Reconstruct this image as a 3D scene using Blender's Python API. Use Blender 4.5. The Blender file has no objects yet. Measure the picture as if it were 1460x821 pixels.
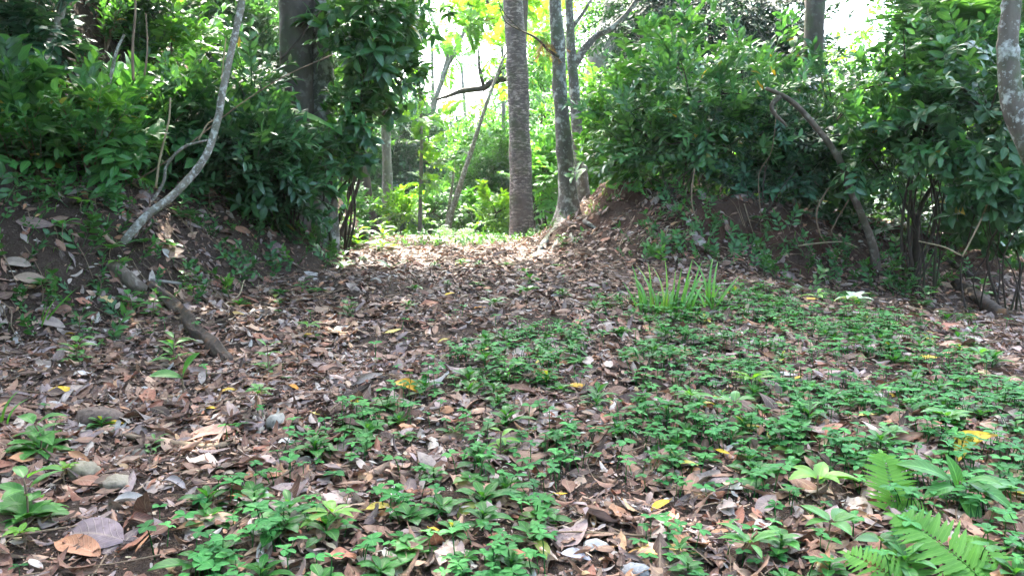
EXPOSURE = 4.15
HAZE = 0.0005
import bpy, math, random
import numpy as np
from mathutils import Vector

rng = np.random.default_rng(11)
random.seed(5)
scene = bpy.context.scene
COL = scene.collection
PI = math.pi

# ------------------------------------------------------------------ noise
_perm = np.random.default_rng(3).permutation(512)
_perm = np.concatenate([_perm, _perm, _perm])
_val = np.random.default_rng(4).random(2048) * 2 - 1
def vnoise(x, y, z=None):
    x = np.asarray(x, float); y = np.asarray(y, float)
    z = np.zeros_like(x) if z is None else np.asarray(z, float)
    xi = np.floor(x).astype(int); yi = np.floor(y).astype(int); zi = np.floor(z).astype(int)
    fx, fy, fz = x - xi, y - yi, z - zi
    fx = fx*fx*(3-2*fx); fy = fy*fy*(3-2*fy); fz = fz*fz*(3-2*fz)
    def h(i, j, k):
        return _val[_perm[(_perm[(_perm[i & 511] + j) & 511] + k) & 511]]
    r = 0
    for a in (0, 1):
        for b in (0, 1):
            for c in (0, 1):
                w = (fx if a else 1-fx)*(fy if b else 1-fy)*(fz if c else 1-fz)
                r = r + w*h(xi+a, yi+b, zi+c)
    return r
def fbm(x, y, z=None, o=3):
    r, a, f = 0, 1, 1
    for i in range(o):
        r = r + a*vnoise(np.asarray(x)*f+i*17.3, np.asarray(y)*f+i*9.1, None if z is None else np.asarray(z)*f)
        a *= .5; f *= 2.03
    return r

# ------------------------------------------------------------------ terrain
LEFT = np.array([(-3.7,-8),(-3.6,1.5),(-3.45,4.2),(-2.9,5.0),(-2.15,5.7),(-1.9,7.8),(-1.8,10),(-2.3,12),(-4,15),(-8,18),(-60,18),(-60,-8)], float)
RIGHT = np.array([(1.2,15.5),(.5,12.6),(.12,10.8),(.15,9.6),(.8,8.4),(1.7,7.6),(3,7.5),(4.2,7.8),(6,8.3),(9,8.7),(60,8.7),(60,15.5)], float)
def sdist(poly, x, y):
    d = np.full(x.shape, 1e9); inside = np.zeros(x.shape, bool)
    n = len(poly)
    for i in range(n):
        ax, ay = poly[i]; bx, by = poly[(i+1) % n]
        ex, ey = bx-ax, by-ay
        t = np.clip(((x-ax)*ex+(y-ay)*ey)/(ex*ex+ey*ey), 0, 1)
        d = np.minimum(d, np.hypot(x-ax-t*ex, y-ay-t*ey))
        c = ((ay > y) != (by > y))
        with np.errstate(divide='ignore', invalid='ignore'):
            xx = (bx-ax)*(y-ay)/(by-ay if by != ay else 1e-9)+ax
        inside ^= (c & (x < xx))
    return np.where(inside, d, -d)
def sstep(a, b, v):
    t = np.clip((v-a)/(b-a), 0, 1); return t*t*(3-2*t)
def ground_h(x, y):
    x = np.asarray(x, float); y = np.asarray(y, float)
    p = .84*sstep(-3, 12.5, y)*1.15 - .14 - .1*sstep(11.5, 14, y) - 1.0*sstep(14, 30, y)
    p = p - .45*sstep(1.2, 4.5, x)*sstep(3, 9, y)
    w = vnoise(x*.9, y*.9)*.18
    dl = sdist(LEFT, x, y) + w
    dr = sdist(RIGHT, x, y) + w
    hl = np.interp(dl, [0, .18, .55, .95, 1.5, 2.0, 2.7, 4.5, 9, 30], [0, .12, .5, .84, 1.12, 1.6, 2.8, 3.5, 4.2, 5.5])
    hr = np.interp(dr, [0, .2, .65, .9, 1.15, 2.2, 3.2, 8], [0, .07, .30, .54, .72, .80, .5, .3])
    hr = hr*(1 - .5*sstep(3.4, 6.5, x))*(.90+.10*sstep(.8, 2.2, x))
    m = np.maximum(sstep(0, 1, dl), sstep(0, 1, dr))
    n = fbm(x*1.3, y*1.3, o=3)*.035*(1+2*m) + vnoise(x*6, y*6)*.012*(1+2.2*m) + vnoise(x*3.1+5, y*3.1)*.055*m + np.abs(vnoise(x*4.7+9, y*4.7))*.07*sstep(.45, .8, dr)*(1-sstep(1.6, 2.2, dr))
    return p+hl+hr+n
CAMH = 1.12
THETA = math.radians(5.0)
FPX = 1100.0
C0 = np.array([0, 0, float(ground_h(np.array(0.), np.array(0.)))+CAMH])
def ray(px, py):
    a = (px-730)/FPX; b = (410.5-py)/FPX
    return np.array([a, math.cos(THETA)+b*math.sin(THETA), -math.sin(THETA)+b*math.cos(THETA)])
def W(px, py, y):
    """point of the plane Y=y seen in the direction px,py"""
    d = ray(px, py); return C0 + d*((y-C0[1])/d[1])
_ts = np.concatenate([np.arange(1.2, 20, .02), np.arange(20, 90, .2)])
def hit(px, py):
    d = ray(px, py)
    P = C0[None]+_ts[:, None]*d[None]
    below = P[:, 2] < ground_h(P[:, 0], P[:, 1])
    i = int(np.argmax(below)) if below.any() else len(_ts)-1
    p = P[i]; return np.array([p[0], p[1], float(ground_h(p[0], p[1]))])
def proj(p):
    p = np.asarray(p, float)-C0
    zc = p[..., 1]*math.cos(THETA)-p[..., 2]*math.sin(THETA)
    yc = p[..., 1]*math.sin(THETA)+p[..., 2]*math.cos(THETA)
    zc = np.where(zc < .05, .05, zc)
    return 730+FPX*p[..., 0]/zc, 410.5-FPX*yc/zc
def gz(x, y): return float(ground_h(np.array(float(x)), np.array(float(y))))
def normal_at(x, y, e=.05):
    hx = (ground_h(x+e, y)-ground_h(x-e, y))/(2*e); hy = (ground_h(x, y+e)-ground_h(x, y-e))/(2*e)
    n = np.stack([-hx, -hy, np.ones_like(hx)], -1)
    return n/np.linalg.norm(n, axis=-1, keepdims=True)

# ------------------------------------------------------------------ mesh builder
class MB:
    def __init__(s): s.V=[]; s.F=[]; s.U=[]; s.T=[]; s.n=0
    def add(s, V, F, U=None, T=None):
        V = np.asarray(V, np.float32).reshape(-1, 3); F = np.asarray(F, np.int32).reshape(-1, 4)
        s.V.append(V); s.F.append(F+s.n)
        s.U.append(np.zeros((len(V), 2), np.float32) if U is None else np.asarray(U, np.float32))
        s.T.append(np.full((len(V), 3), .5, np.float32) if T is None else np.broadcast_to(np.asarray(T, np.float32), (len(V), 3)))
        s.n += len(V)
    def inst(s, tmpl, M, P, tint=None, jit=0):
        """copies of a template (V,F,U,T): M (N,3,3), P (N,3), tint (N,3)"""
        V, F, U, T = tmpl; N = len(P); K = len(V)
        if N == 0: return
        X = np.einsum('nij,kj->nki', M, V) + P[:, None, :]
        FF = F[None]+(np.arange(N)*K)[:, None, None]
        TT = np.broadcast_to(T[None], (N, K, 3))
        if tint is not None: TT = TT + tint[:, None, :]
        s.add(X.reshape(-1, 3), FF.reshape(-1, 4), np.tile(U, (N, 1)), TT.reshape(-1, 3))
    def arrays(s):
        return np.concatenate(s.V), np.concatenate(s.F), np.concatenate(s.U), np.concatenate(s.T)
    def build(s, name, mat, parent=None, origin=None):
        V, F, U, T = s.arrays()
        if origin is not None: V = V-np.asarray(origin, np.float32)
        me = bpy.data.meshes.new(name)
        me.vertices.add(len(V)); me.vertices.foreach_set('co', np.ascontiguousarray(V, np.float32).ravel())
        me.loops.add(F.size); me.loops.foreach_set('vertex_index', np.ascontiguousarray(F, np.int32).ravel())
        me.polygons.add(len(F)); me.polygons.foreach_set('loop_start', np.arange(0, F.size, 4, dtype=np.int32))
        me.polygons.foreach_set('use_smooth', np.ones(len(F), bool))
        uv = me.uv_layers.new(name='UVMap'); uv.data.foreach_set('uv', np.ascontiguousarray(U[F.ravel()], np.float32).ravel())
        at = me.attributes.new('tint', 'FLOAT_COLOR', 'POINT')
        at.data.foreach_set('color', np.concatenate([T, np.ones((len(T), 1), np.float32)], 1).astype(np.float32).ravel())
        me.update(calc_edges=True)
        me.materials.append(mat)
        o = bpy.data.objects.new(name, me); COL.objects.link(o)
        if parent is not None: o.parent = parent
        return o

def tag(o, label=None, cat=None, group=None, kind=None):
    if label: o['label'] = label
    if cat: o['category'] = cat
    if group: o['group'] = group
    if kind: o['kind'] = kind
    return o
def thing(name, label, cat, loc=(0, 0, 0), group=None, rz=0):
    o = bpy.data.objects.new(name, None); COL.objects.link(o); o.empty_display_size = .1
    o.location = [float(v) for v in loc]; o.rotation_euler = (0, 0, rz)
    return tag(o, label, cat, group)
def dup(root, loc, rz=0, scale=1, label=None, group=None):
    r = root.copy(); COL.objects.link(r); r.location = [float(v) for v in loc]; r.rotation_euler = (0, 0, rz); r.scale = (scale,)*3
    if label: r['label'] = label
    if group: r['group'] = group
    for ch in root.children:
        c = ch.copy(); COL.objects.link(c); c.parent = r
    return r

# ------------------------------------------------------------------ shapes
def norm(v):
    v = np.asarray(v, float); return v/np.maximum(np.linalg.norm(v, axis=-1, keepdims=True), 1e-9)
def frames(d, up):
    y = norm(d); x = np.cross(y, up); bad = np.linalg.norm(x, axis=-1) < 1e-4
    if bad.any(): x[bad] = np.cross(y[bad], np.array([1., .3, 0]))
    x = norm(x); z = np.cross(x, y)
    return np.stack([x, y, z], -1)
def catmull(pts, seg=6):
    P = np.asarray(pts, float)
    if len(P) < 3:
        t = np.linspace(0, 1, seg+1)[:, None]; return P[0]+(P[-1]-P[0])*t
    Q = np.vstack([2*P[0]-P[1], P, 2*P[-1]-P[-2]]); out = []
    for i in range(1, len(Q)-2):
        for k in range(seg):
            t = k/seg; a, b, c, d = Q[i-1], Q[i], Q[i+1], Q[i+2]
            out.append(.5*((2*b)+(-a+c)*t+(2*a-5*b+4*c-d)*t*t+(-a+3*b-3*c+d)*t**3))
    out.append(P[-1]); return np.array(out)
def tube(mb, pts, rad, ns=8, seg=6, rough=0., freq=3., seed=0, spline=True, tint=(.5, .5, .5), cap=True, flute=None):
    P = catmull(pts, seg) if spline else np.asarray(pts, float)
    n = len(P); s = np.concatenate([[0], np.cumsum(np.linalg.norm(np.diff(P, axis=0), axis=1))])
    r = np.interp(np.linspace(0, 1, n), np.linspace(0, 1, len(rad)), rad)
    T = norm(np.gradient(P, axis=0))
    u = norm(np.cross(T[0], [0.31, .95, .12])); fr = []
    for i in range(n):
        u = norm(u-T[i]*np.dot(u, T[i])); fr.append((u, np.cross(T[i], u)))
    ang = np.linspace(0, 2*PI, ns, endpoint=False)
    V = np.zeros((n, ns, 3)); U = np.zeros((n, ns, 2))
    for i in range(n):
        rr = np.full(ns, r[i])
        if rough: rr = rr*(1+rough*fbm(np.cos(ang)*1.5+seed, np.sin(ang)*1.5+seed*2, np.full(ns, s[i]*freq), 2))
        if flute is not None: rr = rr*(1+flute(ang, i/(n-1)))
        V[i] = P[i]+(np.cos(ang)*rr)[:, None]*fr[i][0]+(np.sin(ang)*rr)[:, None]*fr[i][1]
        U[i, :, 0] = np.abs(ang/PI-1); U[i, :, 1] = s[i]
    F = [(i*ns+j, i*ns+(j+1) % ns, (i+1)*ns+(j+1) % ns, (i+1)*ns+j) for i in range(n-1) for j in range(ns)]
    V = V.reshape(-1, 3); U = U.reshape(-1, 2)
    if cap:                                     # close both ends with a small ring
        for e, base in ((0, 0), (n-1, (n-1)*ns)):
            k = len(V); tip = P[e]+T[e]*(r[e]*.25*(1 if e else -1))
            ring = tip+(V[base:base+ns]-tip)*.02
            V = np.vstack([V, ring]); U = np.vstack([U, U[base:base+ns]])
            for j in range(ns):
                q = (base+j, base+(j+1) % ns, k+(j+1) % ns, k+j)
                F.append(q if e else q[::-1])
    mb.add(V, F, U, tint)
    return P

def leaf(L, Wd, rows=5, cols=3, a=.8, p=.9, fold=.25, droop=.3, curl=0., wave=0., twist=0., serr=0.):
    t = np.linspace(0, 1, rows)
    w = Wd/2*np.sin(PI*np.clip(t, 0, 1)**a)**p
    if serr: w = w*(1-serr*(np.arange(rows) % 2))
    w[0] = Wd*.03; w[-1] = Wd*.015
    ds = L/(rows-1); phi = -droop*t*1.6+droop*.4
    y = np.concatenate([[0], np.cumsum(np.cos(phi[:-1])*ds)]); z = np.concatenate([[0], np.cumsum(np.sin(phi[:-1])*ds)])
    us = np.linspace(-1, 1, cols); V = []; U = []
    for i in range(rows):
        for u in us:
            sx = u*w[i]
            if curl: k = curl/(Wd/2); X = math.sin(k*sx)/k; Z = (1-math.cos(k*sx))/k
            else: X = sx*math.cos(fold); Z = abs(sx)*math.sin(fold)
            Z += wave*Wd*math.sin(t[i]*9+u*1.3)*abs(u)
            an = twist*t[i]; X, Z = X*math.cos(an)-Z*math.sin(an), X*math.sin(an)+Z*math.cos(an)
            V.append((X, y[i], z[i]+Z)); U.append(((u+1)/2, t[i]))
    F = [(i*cols+j, i*cols+j+1, (i+1)*cols+j+1, (i+1)*cols+j) for i in range(rows-1) for j in range(cols-1)]
    return np.array(V, np.float32), np.array(F, np.int32), np.array(U, np.float32), np.zeros((len(V), 3), np.float32)
def merge(parts):
    mb = MB()
    for V, F, U, T in parts: mb.add(V, F, U, T)
    return mb.arrays()
def place(tm, M, P, tint=(0, 0, 0)):
    V, F, U, T = tm
    return (V@np.asarray(M).T+np.asarray(P)).astype(np.float32), F, U, T+np.asarray(tint, np.float32)
def rstem(pts, r):
    mb = MB(); tube(mb, pts, r, ns=3, seg=2, cap=False, tint=(-.3, -.1, 0)); return mb.arrays()
def rnd(a, b): return float(rng.uniform(a, b))

def shoot(L, Wd, n, length, ang=1.0, rows=4, opposite=False, droop=.35, a=.8, p=.9, fold=.25, whorl=0, sag=.15, twig=.006, planar=.6):
    parts = []
    pts = np.array([(0, length*t, -sag*length*t*t) for t in np.linspace(0, 1, 4)])
    parts.append(rstem(pts, [twig, twig*.5]))
    k = 0
    for i in range(n):
        t = .18+.8*(i+.5)/n
        sides = (1, -1) if opposite else ((1,) if i % 2 else (-1,))
        for sd in sides:
            th = ang*(1-.45*t)+rnd(-.2, .2)
            roll = rnd(-1, 1)*planar
            d = np.array([[math.sin(th)*sd*math.cos(roll), math.cos(th), math.sin(roll)*.6-.12]])
            up = np.array([[rnd(-.35, .35), rnd(-.3, .3), 1]])
            M = frames(d, up)[0]*rnd(.7, 1.12)*(1-.2*abs(t-.6))
            lf = leaf(L, Wd, rows, 3, a, p, fold, droop*rnd(.5, 1.6))
            base = np.array([0, length*t, -sag*length*t*t])
            parts.append(place(lf, M, base+M[:, 1]*L*.08, (rnd(-.18, .18), rnd(-.12, .12), rnd(0, 1)*.4)))
    for j in range(whorl):
        an = 2*PI*j/whorl+rnd(-.3, .3)
        d = np.array([[math.cos(an), .55+rnd(-.3, .3), math.sin(an)*.75]])
        M = frames(d, np.array([[rnd(-.2, .2), .6, 1]]))[0]*rnd(.8, 1.15)
        parts.append(place(leaf(L, Wd, rows, 3, a, p, fold, droop), M, (0, length, -sag*length), (rnd(-.1, .2), rnd(-.1, .12), rnd(0, .4))))
    return merge(parts)
def frond(length, width, pairs, sag=.3, rows=5, pw=.22, serr=0., lift=.25, taper=.75, droop=.25, a=.6, basegap=.12, fwd=.35):
    """a pinnate frond growing along +Y"""
    parts = []
    f = lambda t: np.array([0, length*t*(1-.12*t*t), length*(lift*t-sag*t*t)])
    parts.append(rstem([f(t) for t in np.linspace(0, 1, 7)], [length*.008, length*.002]))
    for i in range(pairs):
        t = basegap+(1-basegap)*i/pairs
        sz = width*(math.sin(PI*min(1, (t*.86+.16))**1.0)**taper)
        for sd in (-1, 1):
            if serr and rnd(0, 1) < .04: continue
            d = np.array([[sd, fwd+.5*t*fwd+rnd(-.1, .1), rnd(-.14, .14)]])
            M = frames(d, np.array([[0, rnd(-.1, .15), 1.]]))[0]
            parts.append(place(leaf(sz, width*pw, rows, 3, a, .7, .12, droop*rnd(.6, 1.4), serr=serr), M, f(t), (rnd(-.08, .08), rnd(-.06, .06), rnd(0, .3))))
    d = f(1)-f(.93); M = frames(d[None], np.array([[0, 0, 1.]]))[0]
    parts.append(place(leaf(width*.4, width*pw, rows, 3), M, f(.97)))
    return merge(parts)
# ------------------------------------------------------------------ materials
def newmat(name):
    m = bpy.data.materials.new(name); m.use_nodes = True
    nt = m.node_tree; nt.nodes.clear()
    return m, nt, nt.nodes, nt.links
def nd(nt, typ, **kw):
    n = nt.nodes.new(typ)
    for k, v in kw.items(): setattr(n, k, v)
    return n
def inp(nt, sock, v):
    if isinstance(v, bpy.types.NodeSocket): nt.links.new(v, sock)
    else: sock.default_value = v
def mth(nt, op, a, b=0., clamp=False):
    n = nd(nt, 'ShaderNodeMath', operation=op, use_clamp=clamp); inp(nt, n.inputs[0], a); inp(nt, n.inputs[1], b); return n.outputs[0]
def mixc(nt, f, a, b, bt='MIX'):
    n = nd(nt, 'ShaderNodeMix', data_type='RGBA', blend_type=bt); inp(nt, n.inputs[0], f)
    inp(nt, n.inputs[6], a if isinstance(a, bpy.types.NodeSocket) else (*a, 1)); inp(nt, n.inputs[7], b if isinstance(b, bpy.types.NodeSocket) else (*b, 1))
    return n.outputs[2]
def noise(nt, scale, detail=3, vec=None, rough=.55, out=0):
    n = nd(nt, 'ShaderNodeTexNoise'); n.inputs['Scale'].default_value = scale; n.inputs['Detail'].default_value = detail; n.inputs['Roughness'].default_value = rough
    if vec is not None: nt.links.new(vec, n.inputs['Vector'])
    return n.outputs[out]
def maprange(nt, v, a, b, c=0., d=1.):
    n = nd(nt, 'ShaderNodeMapRange'); inp(nt, n.inputs[0], v)
    for i, q in enumerate((a, b, c, d)): n.inputs[i+1].default_value = q
    return n.outputs[0]
def scaled(nt, vec, s):
    n = nd(nt, 'ShaderNodeMapping'); n.inputs['Scale'].default_value = s; nt.links.new(vec, n.inputs['Vector']); return n.outputs[0]

def leaf_mat(name, A, B, trans=.35, tcol=1.6, rough=.42, vein=.25, old=(.30, .22, .03), oldat=.93, spec=.45):
    m, nt, N, Lk = newmat(name)
    at = nd(nt, 'ShaderNodeAttribute', attribute_name='tint'); sp = nd(nt, 'ShaderNodeSeparateColor'); Lk.new(at.outputs['Color'], sp.inputs[0])
    uv = nd(nt, 'ShaderNodeUVMap').outputs[0]; su = nd(nt, 'ShaderNodeSeparateXYZ'); Lk.new(uv, su.inputs[0])
    du = mth(nt, 'ABSOLUTE', mth(nt, 'SUBTRACT', su.outputs[0], .5))
    mid = maprange(nt, du, .015, .06, 1, 0)
    side = mth(nt, 'SINE', mth(nt, 'MULTIPLY', mth(nt, 'SUBTRACT', su.outputs[1], mth(nt, 'MULTIPLY', du, .45)), 52.))
    side = mth(nt, 'MULTIPLY', maprange(nt, side, .8, 1.), .45)
    v = mth(nt, 'MULTIPLY', mth(nt, 'MAXIMUM', mid, side), vein)
    tc = nd(nt, 'ShaderNodeTexCoord').outputs['Object']
    nz = noise(nt, 6, 2, tc)
    f = mth(nt, 'ADD', sp.outputs[0], maprange(nt, nz, .3, .7, -.2, .2), True)
    c = mixc(nt, f, A, B)
    c = mixc(nt, v, c, tuple(min(1, q*1.9+.03) for q in B))
    br = maprange(nt, sp.outputs[1], 0, 1, .5, 1.5)
    c = mixc(nt, 1., c, mth_rgb(nt, br), 'MULTIPLY')
    od = maprange(nt, sp.outputs[2], oldat, oldat+.03)
    c = mixc(nt, od, c, old)
    bs = nd(nt, 'ShaderNodeBsdfPrincipled'); Lk.new(c, bs.inputs['Base Color'])
    inp(nt, bs.inputs['Roughness'], maprange(nt, noise(nt, 14, 2, tc), .3, .7, rough-.08, rough+.12)); bs.inputs['Specular IOR Level'].default_value = spec
    tr = nd(nt, 'ShaderNodeBsdfTranslucent')
    Lk.new(mixc(nt, 1., c, (tcol*1.35, tcol*1.2, tcol*.45), 'MULTIPLY'), tr.inputs[0])
    mx = nd(nt, 'ShaderNodeMixShader'); mx.inputs[0].default_value = trans
    Lk.new(bs.outputs[0], mx.inputs[1]); Lk.new(tr.outputs[0], mx.inputs[2])
    o = nd(nt, 'ShaderNodeOutputMaterial'); Lk.new(mx.outputs[0], o.inputs[0])
    return m
def mth_rgb(nt, v):
    n = nd(nt, 'ShaderNodeCombineColor')
    for i in range(3): nt.links.new(v, n.inputs[i])
    return n.outputs[0]
def dead_mat(name, rough=.55, trans=.1, spec=.25, blotch=0):
    """dry leaf: the leaf's own colour is the tint attribute"""
    m, nt, N, Lk = newmat(name)
    at = nd(nt, 'ShaderNodeAttribute', attribute_name='tint').outputs['Color']
    uv = nd(nt, 'ShaderNodeUVMap').outputs[0]; su = nd(nt, 'ShaderNodeSeparateXYZ'); Lk.new(uv, su.inputs[0])
    du = mth(nt, 'ABSOLUTE', mth(nt, 'SUBTRACT', su.outputs[0], .5))
    mid = maprange(nt, du, .015, .05, 1, 0)
    side = mth(nt, 'SINE', mth(nt, 'MULTIPLY', mth(nt, 'SUBTRACT', su.outputs[1], mth(nt, 'MULTIPLY', du, .5)), 60.))
    side = mth(nt, 'MULTIPLY', maprange(nt, side, .75, 1.), .5)
    tc = nd(nt, 'ShaderNodeTexCoord').outputs['Object']
    nz = noise(nt, 22, 4, tc, .65)
    c = mixc(nt, 1., at, mth_rgb(nt, maprange(nt, nz, .25, .75, .55, 1.4)), 'MULTIPLY')
    c = mixc(nt, mth(nt, 'MULTIPLY', mth(nt, 'MAXIMUM', mid, side), .3), c, (.42, .33, .22))
    spk = maprange(nt, noise(nt, 90, 2, tc), .62, .7)
    c = mixc(nt, mth(nt, 'MULTIPLY', spk, .55), c, (.05, .03, .02))
    if blotch:
        c = mixc(nt, mth(nt, 'MULTIPLY', maprange(nt, noise(nt, 17, 5, tc, .7), .55, .66), blotch), c, (.20, .09, .03))
        c = mixc(nt, mth(nt, 'MULTIPLY', maprange(nt, du, .36, .5), blotch*.6), c, (.30, .14, .03))
    bs = nd(nt, 'ShaderNodeBsdfPrincipled'); Lk.new(c, bs.inputs['Base Color']); bs.inputs['Roughness'].default_value = rough; bs.inputs['Specular IOR Level'].default_value = spec
    bp = nd(nt, 'ShaderNodeBump'); bp.inputs['Strength'].default_value = .4; bp.inputs['Distance'].default_value = .004
    Lk.new(mth(nt, 'ADD', nz, side), bp.inputs['Height']); Lk.new(bp.outputs[0], bs.inputs['Normal'])
    tr = nd(nt, 'ShaderNodeBsdfTranslucent'); Lk.new(c, tr.inputs[0])
    mx = nd(nt, 'ShaderNodeMixShader'); mx.inputs[0].default_value = trans
    Lk.new(bs.outputs[0], mx.inputs[1]); Lk.new(tr.outputs[0], mx.inputs[2])
    o = nd(nt, 'ShaderNodeOutputMaterial'); Lk.new(mx.outputs[0], o.inputs[0])
    return m
def bark_mat(name, A, B, patch=None, pscale=5., pcut=.55, rings=0., moss=0., stretch=.35, bump=.6, scale=14.):
    m, nt, N, Lk = newmat(name)
    tc = nd(nt, 'ShaderNodeTexCoord').outputs['Object']
    v = scaled(nt, tc, (1, 1, stretch))
    n1 = noise(nt, scale, 6, v, .65); n2 = noise(nt, scale*.25, 3, tc)
    c = mixc(nt, maprange(nt, n1, .3, .7), A, B)
    c = mixc(nt, maprange(nt, n2, .4, .75, 0, .6), c, tuple(q*.45 for q in A))
    hgt = n1
    if rings:
        vr = scaled(nt, tc, (3.2, 3.2, rings))
        r = noise(nt, 3.2, 5, vr, .7)
        rr = maprange(nt, r, .50, .60)
        rr = mth(nt, 'MULTIPLY', rr, maprange(nt, noise(nt, 2.2, 3, tc), .3, .6))
        c = mixc(nt, mth(nt, 'MULTIPLY', rr, .75), c, tuple(min(1, q*3.2+.04) for q in B))
        hgt = mth(nt, 'ADD', hgt, rr)
    if patch:
        q = noise(nt, pscale, 4, tc, .6); q = maprange(nt, q, pcut, pcut+.10)
        c = mixc(nt, q, c, patch)
        q2 = maprange(nt, noise(nt, pscale*3.1, 3, tc), .58, .64)
        c = mixc(nt, mth(nt, 'MULTIPLY', q2, .7), c, tuple(x*.8 for x in patch))
    if moss:
        q = maprange(nt, noise(nt, 3.1, 4, tc), .5, .62)
        c = mixc(nt, mth(nt, 'MULTIPLY', q, moss), c, (.05, .08, .025))
    bs = nd(nt, 'ShaderNodeBsdfPrincipled'); Lk.new(c, bs.inputs['Base Color']); bs.inputs['Roughness'].default_value = .85; bs.inputs['Specular IOR Level'].default_value = .25
    bp = nd(nt, 'ShaderNodeBump'); bp.inputs['Strength'].default_value = bump; bp.inputs['Distance'].default_value = .02
    Lk.new(hgt, bp.inputs['Height']); Lk.new(bp.outputs[0], bs.inputs['Normal'])
    o = nd(nt, 'ShaderNodeOutputMaterial'); Lk.new(bs.outputs[0], o.inputs[0])
    return m
def soil_mat():
    m, nt, N, Lk = newmat('soil')
    tc = nd(nt, 'ShaderNodeTexCoord').outputs['Object']
    n1 = noise(nt, 2.2, 5, tc, .6); n2 = noise(nt, 26, 5, tc, .7); n3 = noise(nt, 90, 3, tc, .6)
    c = mixc(nt, maprange(nt, n1, .3, .7), (.042, .029, .022), (.08, .055, .041))
    c = mixc(nt, maprange(nt, n2, .4, .7), c, (.045, .028, .02))
    c = mixc(nt, maprange(nt, n3, .6, .72, 0, .7), c, (.2, .15, .11))
    # red clay where the ground is steep
    gn = nd(nt, 'ShaderNodeNewGeometry'); sz = nd(nt, 'ShaderNodeSeparateXYZ'); Lk.new(gn.outputs['True Normal'], sz.inputs[0])
    st = maprange(nt, sz.outputs[2], .95, .7)
    sx = nd(nt, 'ShaderNodeSeparateXYZ'); Lk.new(tc, sx.inputs[0]); st = mth(nt, 'MULTIPLY', st, maprange(nt, sx.outputs[0], -1.5, .5))
    c = mixc(nt, mth(nt, 'MULTIPLY', st, maprange(nt, noise(nt, 3., 4, tc), .3, .6)), c, (.070, .034, .022))
    bs = nd(nt, 'ShaderNodeBsdfPrincipled'); Lk.new(c, bs.inputs['Base Color']); bs.inputs['Roughness'].default_value = .95; bs.inputs['Specular IOR Level'].default_value = .15
    bp = nd(nt, 'ShaderNodeBump'); bp.inputs['Strength'].default_value = 1.; bp.inputs['Distance'].default_value = .05
    n4 = noise(nt, 9, 5, tc, .7); Lk.new(mth(nt, 'ADD', mth(nt, 'ADD', n2, mth(nt, 'MULTIPLY', n3, .5)), n4), bp.inputs['Height']); Lk.new(bp.outputs[0], bs.inputs['Normal'])
    o = nd(nt, 'ShaderNodeOutputMaterial'); Lk.new(bs.outputs[0], o.inputs[0])
    return m
def stone_mat(name, A, B):
    return bark_mat(name, A, B, patch=tuple(q*.6 for q in A), pscale=9, pcut=.6, stretch=1, bump=.5, scale=30)

LM = dict(
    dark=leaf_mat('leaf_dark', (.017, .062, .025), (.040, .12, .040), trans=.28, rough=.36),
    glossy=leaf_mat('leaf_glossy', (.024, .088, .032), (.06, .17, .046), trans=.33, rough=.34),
    mid=leaf_mat('leaf_mid', (.022, .085, .026), (.055, .16, .038), trans=.34),
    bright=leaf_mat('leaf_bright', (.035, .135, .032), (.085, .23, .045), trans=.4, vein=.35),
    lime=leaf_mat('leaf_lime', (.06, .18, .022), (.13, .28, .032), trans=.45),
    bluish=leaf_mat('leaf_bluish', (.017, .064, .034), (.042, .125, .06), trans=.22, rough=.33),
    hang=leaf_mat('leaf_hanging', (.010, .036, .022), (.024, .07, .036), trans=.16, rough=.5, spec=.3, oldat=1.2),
    clover=leaf_mat('leaf_clover', (.022, .115, .034), (.066, .225, .054), trans=.32, rough=.55, vein=.3, oldat=1.2, spec=.14),
    rosette=leaf_mat('leaf_rosette', (.038, .185, .034), (.11, .34, .06), trans=.38, spec=.3, rough=.4, vein=.4, oldat=.965, old=(.42, .36, .06)),
    fern=leaf_mat('leaf_fern', (.055, .17, .035), (.12, .28, .05), trans=.42, rough=.55, spec=.15, vein=.2, oldat=1.3),
    pale=leaf_mat('leaf_pale', (.30, .42, .30), (.42, .52, .38), trans=.3, rough=.3, vein=.2, oldat=1.3),  # near-white leaf colour; on the lone fern it paints in a sun fleck
    brown=leaf_mat('leaf_brown', (.10, .055, .02), (.17, .11, .04), trans=.35, oldat=1.3),
)
M_DEAD = dead_mat('dead_leaf'); M_DEADFINE = dead_mat('dead_leaf_rough', .6, .12, .22)
M_YEL = dead_mat('yellow_leaf', .5, .25, .25, .75)
B_RING = bark_mat('bark_ringed', (.085, .072, .066), (.135, .115, .105), rings=10, bump=.7, stretch=1, moss=.45, patch=(.19, .17, .16), pscale=4, pcut=.6)
B_STOUT = bark_mat('bark_stout', (.062, .05, .042), (.115, .095, .08), patch=(.18, .17, .15), pscale=4, pcut=.62, moss=.5)
B_LICH = bark_mat('bark_lichen', (.085, .075, .064), (.16, .145, .125), patch=(.36, .36, .33), pscale=9, pcut=.53, moss=.4)
B_CHALK = bark_mat('bark_chalk', (.085, .07, .055), (.15, .13, .10), patch=(.40, .41, .37), pscale=8, pcut=.53, moss=.5)
B_PALE = bark_mat('bark_pale', (.12, .105, .08), (.23, .20, .16), patch=(.40, .39, .35), pscale=22, pcut=.52, moss=.3)
B_DARK = bark_mat('bark_dark', (.035, .026, .02), (.075, .055, .042), moss=.3)
B_GREY = bark_mat('bark_grey', (.13, .11, .095), (.21, .185, .16), patch=(.38, .37, .34), pscale=3.5, pcut=.6, moss=.35)
B_BROWN = bark_mat('bark_brown', (.075, .055, .042), (.15, .115, .088), patch=(.25, .21, .17), pscale=5, pcut=.6, moss=.2, bump=1.)
B_TWIG = bark_mat('bark_twig', (.13, .09, .06), (.24, .17, .11), scale=30)
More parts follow.
